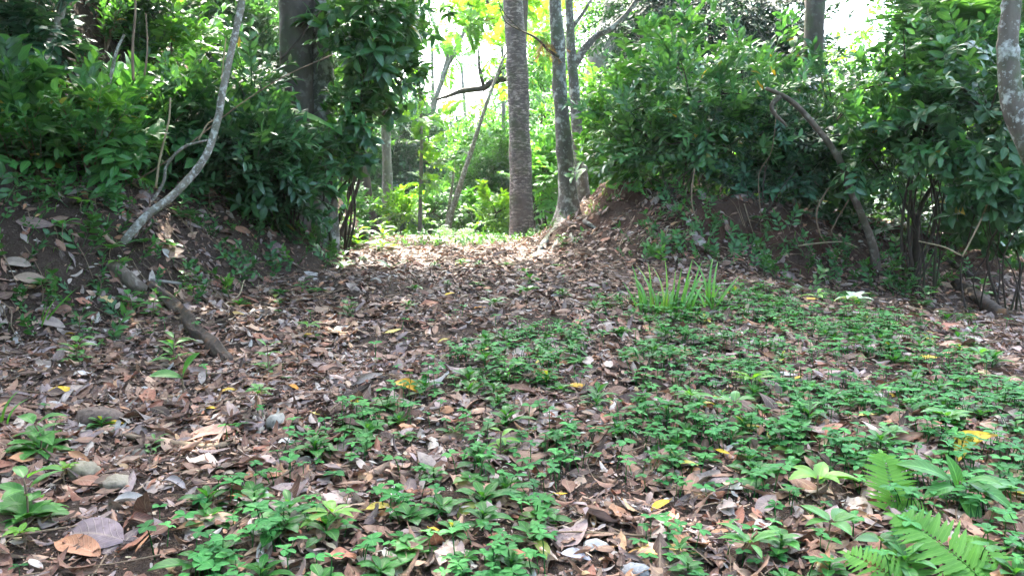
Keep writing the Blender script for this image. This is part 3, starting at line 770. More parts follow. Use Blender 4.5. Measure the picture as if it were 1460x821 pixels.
lc = [CL_(705, 102, 18.3, 16, 10, 10, 'broad', s0=1, s1=1.6), CL_(678, 40, 18.5, 20, 12, 12, 'broad', s0=1, s1=1.6), CL_(705, 75, 18.4, 14, 10, 6, 'broad', s0=1, s1=1.5), CL_(660, 20, 19, 40, 22, 22, 'feather', s0=1.2, s1=2), CL_(700, 5, 19, 45, 26, 30, 'feather', s0=1.2, s1=2), CL_(770, 40, 19, 26, 40, 40, 'feather', s0=1.2, s1=2)]
tree('spreading_tree', 'tree behind the ringed trunk reaching one heavy broken limb across the white sky', 'tree', t, [.22, .18, .16, .12, .08], B_DARK, lc, LM['lime'], extra=ex, limbs=False)
Y = 24.
t = [W(612, 330, Y), W(610, 200, Y), W(632, 110, Y), W(660, 50, Y), W(690, -10, Y)]
ex = [([W(628, 118, Y), W(640, 70, Y), W(636, 40, Y)], [.06, .04, .02]), ([W(640, 92, Y), W(655, 60, Y), W(645, 30, Y)], [.05, .03, .02])]
lc = [CL_(650, 30, 24, 40, 30, 34, 'feather', s0=1.5, s1=2.6), CL_(615, 15, 24, 30, 20, 20, 'feather', s0=1.5, s1=2.6), CL_(700, 40, 25, 26, 34, 26, 'feather', s0=1.5, s1=2.6), CL_(640, 75, 24, 22, 18, 12, 'feather', s0=1.5, s1=2.4)]
tree('feathery_tree', 'thin branched tree with sparse feathery leaves spread against the bright white sky', 'tree', t, [.12, .1, .07, .05, .02], B_GREY, lc, LM['bright'], extra=ex, limbs=False)

def bush(label, px, py, Yb, clumps, lm, name='bush', cat='bush', stems=4, bark=None, group=None, r0=.022):
    """several thin stems from one foot carrying leafy clumps"""
    base = W(px, py, Yb); base[2] = gz(base[0], base[1])
    root = thing(name, label, cat, base, group)
    mb = MB(); fm = MB()
    for i, cl in enumerate(clumps):
        c, r, n, kind = cl[:4]; opt = dict(cl[4]) if len(cl) > 4 else {}
        if Yb < 11 and px > 850: n = int(n*.66)
        cen = fol(fm, c, r, n, kind, **opt)
        b = base+[rnd(-.15, .15), rnd(-.15, .15), 0]; b[2] = gz(b[0], b[1])-.05
        c = np.asarray(c)
        if n > 40: fol(fm, c, np.asarray(r)*1.08, n//5, 'big' if kind != 'big' else 'broad', **dict(opt, s0=.45, s1=.9, clump=3))
        if n > 50:                              # long shoots that break out of the mass
            for s in range(6):
                u = norm(rng.normal(0, 1, 3)+[0, -.2, .35]); e = c+u*np.asarray(r)*rnd(1.15, 1.6)
                fol(fm, e, .1, int(rng.integers(2, 5)), kind, **dict(opt, clump=2)); m = (c+e)/2+[0, 0, .1*np.linalg.norm(e-c)]
                tube(mb, [c, m, e], [.012, .008, .003], ns=4, seg=4)
        ns_ = max(1, (stems+1)//2)
        for s in range(ns_):
            e = cen[s*len(cen)//ns_ % len(cen)]; b2 = b+[rnd(-.12, .12), rnd(-.12, .12), 0]
            h = np.linalg.norm(e-b2); rr = r0*(.3+.3*h)*rnd(.6, 1.2)
            tube(mb, [b2, b2*.75+e*.25+[rnd(-.08, .08)*h, rnd(-.06, .06)*h, .08*h], b2*.45+e*.55+[rnd(-.1, .1)*h, rnd(-.08, .08)*h, .08*h], e], [rr, rr*.7, .004], ns=6, seg=5, rough=.1, freq=6)
    mb.build('stem', bark or B_DARK, root, base); fm.build('foliage', lm, root, base)
    return root
# thickets beyond the crest, one by one
bush('dense blue green small tree beyond the crest between straight grey trunk and leaning stem', 585, 334, 24, [CL_(582, 195, 24, 42, 44, 330, 'far'), CL_(600, 275, 23.5, 48, 45, 300, 'far'), CL_(560, 260, 24, 30, 60, 200, 'far')], LM['bluish'], 'small_tree', 'tree', r0=.03)
bush('rounded green bush beyond the crest between the leaning stem and the ringed trunk', 690, 336, 22, [CL_(690, 285, 22, 42, 38, 280, 'far'), CL_(712, 240, 22, 30, 34, 190, 'far')], LM['mid'], r0=.03)
bush('paler bush rising behind the rounded bush below the broken limb', 680, 334, 27, [CL_(690, 215, 27, 44, 30, 260, 'far'), CL_(655, 225, 27, 36, 46, 260, 'far'), CL_(720, 200, 27.5, 30, 40, 160, 'far')], LM['bright'], r0=.03)
bush('light green bush beyond the crest under the drooping dark branches', 505, 336, 22, [CL_(500, 285, 22, 34, 38, 200, 'far'), CL_(525, 215, 23, 26, 60, 200, 'far')], LM['mid'], r0=.03)
bush('sunlit yellow green bush close beside the ringed trunk', 775, 322, 15.5, [CL_(778, 250, 15.5, 24, 46, 110, 'broad', s0=.8, s1=1.2), CL_(770, 190, 16, 18, 40, 60, 'broad')], LM['bright'], r0=.02)
bush('bright leafy bush filling the gap behind the lichen blotched trunk', 850, 318, 14, [CL_(850, 220, 14, 40, 60, 170, 'broad', s0=.8, s1=1.3), CL_(840, 150, 14.5, 40, 34, 90, 'broad'), CL_(870, 285, 13.5, 36, 30, 90, 'broad')], LM['bright'], r0=.02)
bush('tall airy tree with yellow green leaves filling the sky between forked tree and ringed trunk', 790, 325, 21, [CL_(790, 60, 21, 40, 50, 90, 'far', tc=(.6, .6)), CL_(850, 20, 21, 50, 40, 90, 'far', tc=(.6, .6)), CL_(770, 130, 21, 30, 40, 60, 'far'), CL_(905, 60, 21, 40, 50, 90, 'far')], LM['bright'], 'small_tree', 'tree', r0=.03)
bush('green bush among the trunks behind the bank at the end of the track', 905, 318, 18, [CL_(905, 180, 18, 60, 70, 220, 'far'), CL_(830, 250, 18, 50, 50, 150, 'far', tc=(.6, .6))], LM['bright'], r0=.03)

for lab, px, Yb, rx, ry, lm in (('small sunlit shrub between the straight grey trunk and the thin sapling', 572, 17.5, 18, 16, 'lime'), ('small bright shrub between the thin sapling and the leaning bare stem', 617, 18.5, 20, 18, 'mid'),
                        ('small sunlit shrub just past the leaning bare stem', 668, 18, 22, 18, 'mid'), ('small yellow green shrub by the foot of the ringed trunk', 708, 16.5, 18, 18, 'lime'), ('small shrub by the foot of the pale broken trunk', 505, 17, 20, 20, 'bright')):
    bush(lab, px, 334, Yb, [CL_(px, 322-ry, Yb, rx, ry, 60, 'broad', s0=.8, s1=1.3)], LM[lm], r0=.015)
for lab, a, c, b, d, Yb, r0 in (('thin pale trunk far behind the thin sapling', 610, 330, 616, 60, 26, .09), ('slim grey trunk far behind the leaning bare stem', 664, 332, 658, 90, 29, .1), ('thin dark trunk beyond the crest next to the ringed trunk', 712, 332, 716, 60, 25, .09), ('slender pale trunk far off between the grey trunk and the thin sapling', 573, 332, 570, 70, 28, .09), ('thin trunk far behind the lichen blotched trunk', 775, 325, 780, 0, 24, .1)):
    t = [W(a, c, Yb), W((a+b)/2+4, (c+d)/2, Yb), W(b, d, Yb)]
    tree('forest_tree', lab, 'tree', t, [r0, r0*.8, r0*.5], B_GREY, [(t[2], (1.1, 1., .8), 26, 'far')], LM['bright'], ns=9)
# ------------------------------------------------------------------ the dark leafy mass over the steep bank
Y = 8.2
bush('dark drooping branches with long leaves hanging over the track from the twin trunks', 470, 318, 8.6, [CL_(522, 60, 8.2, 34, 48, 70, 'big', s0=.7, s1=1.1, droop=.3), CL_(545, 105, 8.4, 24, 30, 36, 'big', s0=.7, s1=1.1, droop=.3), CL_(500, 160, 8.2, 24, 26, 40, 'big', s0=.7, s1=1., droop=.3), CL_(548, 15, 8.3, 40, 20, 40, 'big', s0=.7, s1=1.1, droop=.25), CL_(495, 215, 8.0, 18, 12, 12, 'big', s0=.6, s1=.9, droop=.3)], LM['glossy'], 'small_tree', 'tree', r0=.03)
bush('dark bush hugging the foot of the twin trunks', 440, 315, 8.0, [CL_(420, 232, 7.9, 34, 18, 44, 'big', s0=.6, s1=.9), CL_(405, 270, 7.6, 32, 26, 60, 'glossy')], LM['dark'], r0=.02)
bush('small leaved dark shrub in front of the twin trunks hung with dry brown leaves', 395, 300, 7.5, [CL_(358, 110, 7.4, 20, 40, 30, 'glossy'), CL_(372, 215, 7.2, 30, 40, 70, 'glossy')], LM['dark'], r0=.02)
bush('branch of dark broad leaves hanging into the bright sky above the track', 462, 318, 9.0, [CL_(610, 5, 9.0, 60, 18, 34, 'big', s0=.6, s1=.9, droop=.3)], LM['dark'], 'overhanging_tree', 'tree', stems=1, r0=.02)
# ------------------------------------------------------------------ leafy growth covering the steep bank
def bank_bush(label, px, py, cl, lm, **k):
    b = hit(px, py); y = b[1]-.15
    return bush(label, px, py, b[1], [CL_(a, c, y, rx, ry, n, kind, rz=.3, **dict(o, up=.5)) for a, c, rx, ry, n, kind, o in cl], LM[lm], 'bush', 'bush', r0=.01, stems=4, **k)
q = dict(s0=.75, s1=1.2)
bank_bush('leafy bush spilling from the earth cut behind the slanting pale stem', 40, 215, [(35, 190, 50, 36, 60, 'broad', q)], 'mid')
bank_bush('bush with bright overlapping leaves standing before the dark earth cut', 130, 235, [(115, 195, 52, 36, 60, 'broad', q), (165, 165, 30, 26, 26, 'broad', q)], 'bright')
bank_bush('bush of soft green leaves under the dead upright twigs', 205, 225, [(205, 190, 42, 36, 56, 'broad', q), (232, 235, 36, 26, 34, 'broad', q)], 'mid')
bank_bush('bush of small fresh leaves spread behind the middle of the bent pale tree', 255, 165, [(245, 80, 44, 36, 60, 'broad', q), (270, 130, 42, 34, 60, 'broad', q)], 'bright')
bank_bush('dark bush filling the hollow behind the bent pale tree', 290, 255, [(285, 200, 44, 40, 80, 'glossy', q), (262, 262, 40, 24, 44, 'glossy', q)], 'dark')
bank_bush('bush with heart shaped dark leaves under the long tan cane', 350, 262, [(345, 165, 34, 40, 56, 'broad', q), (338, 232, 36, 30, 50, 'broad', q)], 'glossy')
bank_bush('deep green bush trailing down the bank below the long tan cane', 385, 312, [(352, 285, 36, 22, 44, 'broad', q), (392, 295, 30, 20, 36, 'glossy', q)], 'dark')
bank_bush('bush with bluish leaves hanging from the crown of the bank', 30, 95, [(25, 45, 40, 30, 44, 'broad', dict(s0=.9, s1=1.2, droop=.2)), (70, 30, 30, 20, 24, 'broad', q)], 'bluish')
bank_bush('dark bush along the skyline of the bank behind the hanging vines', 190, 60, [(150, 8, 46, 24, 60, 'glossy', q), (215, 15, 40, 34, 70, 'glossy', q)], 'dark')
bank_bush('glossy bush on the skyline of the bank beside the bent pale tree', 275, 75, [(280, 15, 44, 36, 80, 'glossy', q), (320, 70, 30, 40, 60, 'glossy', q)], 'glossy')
# ------------------------------------------------------------------ the bushes on the clay bank
bush('big dense glossy bush crowning the middle of the clay bank', 960, 305, 9.0, [CL_(985, 150, 9.2, 70, 54, 250, 'glossy', rz=.5), CL_(935, 205, 9.3, 52, 44, 170, 'glossy', rz=.5), CL_(1025, 218, 9.2, 66, 36, 190, 'glossy', rz=.5)], LM['glossy'], stems=6, r0=.014)
bush('yellow green bush on the bank between the lichen blotched trunk and the big glossy bush', 890, 305, 9.9, [CL_(882, 205, 10, 34, 46, 90, 'broad', s0=.7, s1=1.1), CL_(900, 140, 10, 30, 30, 50, 'broad')], LM['bright'], r0=.014)
bush('bluish bush with drooping leaf sprays on the bank around the smooth trunk', 1090, 315, 8.6, [CL_(1085, 195, 9.2, 56, 48, 150, 'glossy', rz=.4), CL_(1110, 245, 9.1, 60, 26, 80, 'broad', s0=.6, s1=.9), CL_(1050, 255, 9.0, 40, 14, 40, 'broad', s0=.6, s1=.9)], LM['bluish'], stems=5, r0=.014)
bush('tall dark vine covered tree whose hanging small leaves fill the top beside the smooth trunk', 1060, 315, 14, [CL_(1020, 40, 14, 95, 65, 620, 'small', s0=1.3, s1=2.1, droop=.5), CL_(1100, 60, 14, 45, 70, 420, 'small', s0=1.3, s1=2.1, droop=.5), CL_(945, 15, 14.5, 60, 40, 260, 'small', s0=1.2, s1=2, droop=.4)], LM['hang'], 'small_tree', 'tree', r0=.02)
bush('shady bush behind the leaning dead stem', 1190, 340, 9.4, [CL_(1190, 175, 9.6, 46, 50, 120, 'glossy'), CL_(1180, 260, 9.3, 60, 50, 150, 'glossy'), CL_(1215, 330, 9.2, 50, 30, 70, 'broad')], LM['dark'], stems=5, r0=.014)
bush('tall large leaved bush beside the sky gap, hung with seed heads', 1300, 370, 8.2, [CL_(1290, 120, 8.3, 70, 50, 130, 'big', s0=.6, s1=1., droop=.15), CL_(1330, 190, 8.0, 70, 44, 120, 'big', s0=.6, s1=.95, droop=.15), CL_(1260, 205, 8.3, 52, 40, 90, 'broad', s0=.7, s1=1.1), CL_(1370, 90, 8.4, 60, 50, 130, 'broad', s0=.7, s1=1.1)], LM['glossy'], stems=5, r0=.016)
bush('dark bush with long hanging leaves under the curved chalky trunk', 1420, 400, 7.6, [CL_(1410, 165, 7.5, 60, 56, 130, 'big', s0=.6, s1=1., droop=.2), CL_(1440, 250, 7.4, 50, 44, 90, 'big', s0=.6, s1=.95, droop=.3), CL_(1405, 285, 7.6, 44, 36, 50, 'big', s0=.7, s1=1.05, droop=.3)], LM['dark'], stems=5, r0=.016)
bush('dark low thicket behind the multi stemmed shrub', 1330, 385, 9.0, [CL_(1320, 300, 9.4, 70, 36, 120, 'glossy'), CL_(1400, 330, 9.2, 60, 30, 90, 'broad')], LM['dark'], stems=5, r0=.014)
bush('tree with long pinnate fronds fanning over the top corner of the clearing', 1345, 370, 9.2, [CL_(1310, 25, 9.0, 60, 28, 44, 'feather', s0=1.2, s1=1.9, droop=.1), CL_(1395, 40, 9.0, 60, 40, 70, 'feather', s0=1.3, s1=2.1, droop=.2), CL_(1385, -20, 9.2, 90, 30, 60, 'feather', s0=1.4, s1=2.)], LM['glossy'], 'frond_tree', 'tree', r0=.02, stems=3)
bush('tall loose bush rising behind the big glossy bush under the hanging dark leaves', 1010, 318, 10.6, [CL_(950, 95, 10.6, 60, 40, 90, 'broad', s0=.7, s1=1.3), CL_(1060, 120, 10.6, 60, 44, 100, 'broad', s0=.7, s1=1.3), CL_(1110, 165, 10.2, 44, 36, 70, 'glossy', s0=.7, s1=1.3)], LM['glossy'], stems=5, r0=.014)
# unseen trees added on top of the steep bank so their crowns shade it
for lab, x, y, cl in (('added unseen tree at the edge of the steep bank, shading the slope', -5.6, 5.4, [((-4.2, 5.2, 5.6), (1.7, 1.4, .8), 120, 'canopy'), ((-3.3, 3.6, 6.4), (1.8, 1.5, .8), 110, 'canopy')]),
                      ('tree high on the steep bank behind the slanting pale stem', -7.2, 7.6, [((-5.6, 7.6, 6.2), (2, 1.8, 1), 150, 'canopy'), ((-4.2, 6.6, 5.8), (1.4, 1.2, .7), 80, 'canopy')]),
                      ('added unseen tree shading the steep bank close to where the litter begins', -6.4, 2.8, [((-5, 3, 5.6), (2, 1.8, 1), 140, 'canopy'), ((-4.6, 1, 6), (2, 1.6, 1), 110, 'canopy')])):
    z = gz(x, y); tree('forest_tree', lab, 'tree', [(x, y, z), (x+.2, y, z+1.6), (x+.7, y, 6), (x+1, y, 7.5)], [.16, .13, .1, .06], B_GREY, cl, LM['dark'])
# sunlit thickets behind the bushes
for lab, px, Yb, cls, lm in (
    ('sunlit thicket glimpsed through the bushes above the middle of the bank', 990, 15, [CL_(960, 250, 15, 70, 60, 160, 'far'), CL_(1040, 170, 15.5, 60, 70, 150, 'far')], 'bright'),
    ('sunlit thicket glimpsed behind the smooth trunk', 1130, 15.5, [CL_(1110, 250, 15, 70, 60, 160, 'far'), CL_(1150, 170, 16, 60, 50, 130, 'far')], 'lime'),
    ('sunlit thicket glimpsed behind the leaning dead stem', 1240, 14, [CL_(1230, 270, 14, 70, 60, 160, 'far'), CL_(1260, 180, 14.5, 60, 50, 120, 'far')], 'bright'),
    ('sunlit thicket glimpsed through the multi stemmed shrub', 1360, 13.5, [CL_(1340, 290, 13.5, 70, 55, 150, 'far'), CL_(1400, 190, 14, 70, 70, 160, 'far')], 'lime'),
    ('sunlit thicket glimpsed beyond the curved chalky trunk', 1500, 13, [CL_(1470, 300, 13, 60, 60, 130, 'far'), CL_(1490, 180, 13, 70, 80, 160, 'far')], 'bright'),
    ('dark tall tree behind the large leaved bush at the top of the clearing', 1400, 16, [CL_(1340, 60, 16, 60, 60, 200, 'far'), CL_(1430, 30, 16, 90, 80, 320, 'far')], 'mid'),
    ('tall bright tree behind the twin trunks', 420, 17, [CL_(430, 150, 17, 60, 80, 300, 'far'), CL_(380, 60, 17, 70, 70, 300, 'far'), CL_(470, 60, 17.5, 50, 60, 200, 'far')], 'mid'),
    ('tall tree with yellow green leaves showing above the shrubs of the steep bank', 300, 14, [CL_(290, 30, 14, 80, 60, 330, 'far'), CL_(350, 100, 14, 60, 70, 300, 'far'), CL_(200, 10, 14, 70, 50, 200, 'far')], 'dark')):
    bush(lab, px, 330, Yb, cls, LM[lm], 'small_tree', 'tree', r0=.025)

# ------------------------------------------------------------------ the wood all round, far behind
proto = []
for i, (lm, hgt, rad) in enumerate((('bluish', 9, 2.6), ('mid', 8, 2.4), ('bluish', 10, 2.8))):
    root = thing('distant_tree', 'leafy tree in the far wood beyond the track', 'tree', (0, 0, 0), 'trees of the far wood')
    mb = MB(); fm = MB()
    tube(mb, [(0, 0, -.5), (.1, .1, hgt*.3), (0, -.1, hgt*.85)], [.2, .16, .05], ns=8, seg=5, rough=.1)
    for k in range(11):
        a = rnd(0, 6.3); f = k/11; c = np.array([math.cos(a)*rad*.6*(1-.3*f), math.sin(a)*rad*.6*(1-.3*f), hgt*(.08+.85*f)])
        fol(fm, c, (rad*.55, rad*.55, hgt*.14), 64, 'far', 1.1, 1.9)
        tube(mb, [(0, 0, max(.3, c[2]-.8)), c*.6+[0, 0, .2], c], [.05, .03, .01], ns=5, seg=3)
    mb.build('trunk', B_GREY, root); fm.build('crown', LM[lm], root)
    proto.append(root)
spots = []
sky_block_trees = [(-4.5, -5, .95), (1, -7.5, 1.0), (6.5, -4.5, .95), (-9, -2, .9), (10.5, 0, .9), (-1.5, -11, 1.1), (5, -11, 1.1), (-10, 2.5, .9), (12, 4.5, .9)]  # unseen trees behind and beside the camera, added to block low sky light
for ring, (dist, n, spread) in enumerate(((31, 26, 1.25), (40, 30, 1.25), (52, 34, 1.25))):
    for k in range(n):
        a = -spread+2*spread*(k+.5+rnd(-.3, .3))/n
        x, y = math.sin(a)*dist+rnd(-1.5, 1.5), math.cos(a)*dist+rnd(-2, 2)
        px = 730+FPX*x/y
        s = rnd(.8, 1.25)
        if 575 < px < 740: s = .56+.06*ring+rnd(-.05, .05)
        elif 1160 < px < 1270: s = .7+.1*ring
        spots.append((x, y, s))
for i, (x, y, s) in enumerate(spots):
    p = proto[i % 3]
    if i < 3: p.location = (x, y, gz(x, y)); p.scale = (s,)*3; p.rotation_euler = (0, 0, rnd(0, 6))
    else: dup(p, (x, y, gz(x, y)), rnd(0, 6), s)
for i, (x, y, s) in enumerate(sky_block_trees): dup(proto[i % 3], (x, y, gz(x, y)), rnd(0, 6), s, 'leafy tree added out of view to block low sky light', 'added trees blocking the low sky')
# ------------------------------------------------------------------ leafy shrubs and seedlings
OV = [leaf(1, .48, 7, 5, rnd(.72, .85), .85, .22, rnd(.3, .7), wave=.02) for _ in range(5)]      # ovate, veined
LN = [leaf(1, .30, 7, 3, rnd(.8, 1.), .9, .25, rnd(.3, .8)) for _ in range(4)]                  # lance shaped
def shrub(label, px, py, h, n, lm, L=.13, kind=OV, stems=4, lean=(.15, -.35), group=None, name='shrub', tc=(.45, .5), spread=.55, bark=None, at=None, zoff=0):
    n = int(n*1.9); stems = stems+3
    base = hit(px, py) if at is None else np.asarray(at, float)
    root = thing(name, label, 'plant' if name != 'shrub' else 'shrub', base, group)
    mb = MB(); fm = MB(); b = base+[0, 0, -.04]
    for s in range(stems):
        a = rnd(0, 2*PI); hh = h*rnd(.65, 1.1)
        e = b+[lean[0]*h+math.cos(a)*spread*h*rnd(.3, 1), lean[1]*h+math.sin(a)*spread*h*rnd(.3, 1), hh]
        m = b*.55+e*.45+[0, 0, .12*h]
        P = tube(mb, [b, m, e], [.004+.006*h, .003+.003*h, .0015], ns=5, seg=6)
        k = max(3, int(n/stems)); ts = np.linspace(.25, 1, k)
        for j, t in enumerate(ts):
            i = min(len(P)-2, int(t*(len(P)-1))); p = P[i]+(P[i+1]-P[i])*(t*(len(P)-1)-i)
            ax = norm(P[i+1]-P[i]); side = norm(np.cross(ax, [math.sin(j*1.3+s), math.cos(j*1.3+s), .4]))
            for sg in (1, -1):
                d = (side*sg*(1.05-.5*t)+ax*(.25+.5*t)+np.array([0, -.12, .05]))[None]
                M = frames(d, np.array([[rnd(-.25, .25), rnd(-.45, .1), 1.]]))*(L*rnd(.65, 1.15)*(1-.25*(t > .93)))
                q = p+norm(d)[0]*L*.12
                c = (tc[0]+rnd(-.2, .2)+.2*(t > .9), tc[1]+rnd(-.13, .15)+.1*(t > .9), rnd(0, .96))
                fm.inst(kind[int(rng.integers(len(kind)))], M, q[None], np.array([c]))
    mb.build('stem', bark or B_TWIG, root, base); fm.build('foliage', lm, root, base)
    return root
def seedling(label, px, py, h, n, L, lm, kind=OV, tc=(.5, .55), cat='seedling', whorl=True, group=None, name='seedling', lean=(0, 0), at=None):
    """one upright stem with a crown of leaves"""
    base = hit(px, py) if at is None else np.asarray(at, float)
    root = thing(name, label, cat, base, group)
    mb = MB(); fm = MB(); top = np.array([lean[0]*h, lean[1]*h, h])
    h *= .62; n = int(n*1.5); L *= .76 if py > 540 else 1; top = np.array([lean[0]*h, lean[1]*h, h])
    P = tube(mb, [(0, 0, -.03), top*.5+[rnd(-.02, .02), rnd(-.02, .02), 0], top], [.002+.012*h, .002+.005*h], ns=5, seg=4)
    for j in range(n):
        t = 1-(j//2)*(.18 if n > 5 else .25)*rnd(.8, 1.1) if not whorl else rnd(.86, 1)
        t = max(.25, t); an = j*2.4+rnd(-.3, .3); p = P[int(t*(len(P)-1))]
        el = rnd(-.05, .55)
        d = np.array([[math.cos(an)*math.cos(el), math.sin(an)*math.cos(el), math.sin(el)]])
        s = L*rnd(.7, 1.1)
        M = frames(d, np.array([[rnd(-.15, .15), rnd(-.3, .1), 1.]]))*s
        fm.inst(kind[int(rng.integers(len(kind)))], M, (p+d[0]*s*.1)[None], np.array([(tc[0]+rnd(-.15, .15), tc[1]+rnd(-.1, .1), rnd(0, .9))]))
    mb.build('stem', B_TWIG, root); fm.build('foliage', lm, root)
    return root

S = shrub
S('bright shrub with broad veined leaves low on the bank beside the curled pale litter', 60, 262, .55, 34, LM['mid'], .13)
S('bright green shrub with many overlapping oval leaves above the bare earth slope', 130, 262, .75, 60, LM['mid'], .135, stems=6)
S('shrub with large pale veined leaves halfway up the steep bank, nearest the slanting stem', 85, 215, .7, 48, LM['mid'], .14, tc=(.6, .6))
S('rounded shrub of light green leaves between the slanting stem and the bent pale tree', 215, 235, .75, 60, LM['mid'], .11, stems=6, tc=(.6, .6))
S('light green shrub catching light high up beside the bent pale tree', 265, 130, .8, 70, LM['mid'], .1, stems=6)
S('shrub with yellowish leaf tips under the light green shrub on the bank', 235, 180, .6, 44, LM['mid'], .1)
S('bluish leaved shrub at the very top of the earth cut', 40, 60, .7, 44, LM['bluish'], .16, stems=4)
S('dusky shrub with round leaves hanging over the dark earth cut', 95, 75, .6, 36, LM['bluish'], .15)
S('small leaved green shrub on the ledge above the dark earth cut', 150, 75, .55, 40, LM['mid'], .12)
S('leafy shrub rising behind the dead upright twigs', 205, 60, .8, 60, LM['mid'], .11, stems=5)
S('dense green shrub with fine leaves on the bank under the tall yellow green tree', 290, 60, .9, 90, LM['mid'], .09, stems=7)
S('dark shrub in the deep shade behind the bent pale tree', 260, 260, .6, 50, LM['dark'], .13, stems=5)
S('dark leafy shrub sheltering under the curve of the bent pale tree', 325, 285, .55, 50, LM['dark'], .12, stems=5)
S('deep green shrub with drooping leaves just past the curve of the bent pale tree', 345, 240, .7, 64, LM['dark'], .14, stems=6)
S('glossy shrub with heart shaped leaves touching the upper part of the bent pale tree', 350, 130, .7, 54, LM['glossy'], .15, stems=5)
S('tall glossy shrub filling the space between the bent pale tree and the twin trunks', 385, 215, .6, 60, LM['glossy'], .13, stems=7)
S('dark ground hugging shrub on the bank below the twin trunks', 400, 312, .4, 44, LM['dark'], .11, stems=5)
S('shadowed shrub above the bare root on the bank', 180, 205, .55, 44, LM['dark'], .13)
S('tuft of soft dark leaves at the top corner of the bank', 10, 160, .6, 40, LM['bluish'], .14)
S('pale tipped shrub near the foot of the slanting stem', 20, 245, .5, 36, LM['mid'], .12, tc=(.6, .6))
S('mid green shrub against the bright wood between the bent tree and the twin trunks', 340, 70, 1.0, 90, LM['glossy'], .12, stems=7)
S('olive shrub with a few withered brown leaves beside the stout brown trunk', 378, 130, .7, 40, LM['mid'], .15, stems=5)
# long blades growing out of the shrubs
def blade_plant(label, px, py, Yb, blades_, lm, name='broadleaf_plant'):
    base = hit(px, py); Yb = base[1]-.1
    root = thing(name, label, 'plant', base)
    mb = MB(); fm = MB()
    for (ax, ay, bx, by, wd) in blades_:
        a = W(ax, ay, Yb); e = W(bx, by, Yb-.25); L = np.linalg.norm(e-a)
        tube(mb, [base-[0, 0, .05], (base+a)/2+[0, 0, .1], a], [.008, .006, .004], ns=5, seg=5)
        M = frames((e-a)[None]+np.array([[0, 0, .12*L]]), np.array([[.1, -.5, 1.]]))
        fm.inst(leaf(L, wd, 10, 5, .85, .75, .2, .5, wave=.015), M, a[None], np.array([[.5, .55, .1]]))
    mb.build('stem', B_TWIG, root); fm.build('foliage', lm, root, base)
    for o in root.children:
        if o.name.startswith('stem'):
            for v in o.data.vertices: v.co -= Vector(base)
    return root
blade_plant('plant with one long strap shaped light green leaf reaching in front of the twin trunks', 340, 255, 6.9, [(362, 163, 478, 182, .16), (372, 178, 462, 212, .05), (345, 170, 372, 158, .1)], LM['bright'])
blade_plant('plant with two torn paddle leaves growing close to the bend of the pale tree', 318, 262, 6.2, [(327, 160, 350, 152, .13), (312, 205, 345, 235, .1), (305, 215, 318, 238, .08)], LM['bright'])
blade_plant('plant with a single long dark leaf tucked under the drooping branches', 455, 330, 7.9, [(462, 240, 478, 262, .12), (468, 245, 496, 298, .1)], LM['bright'])

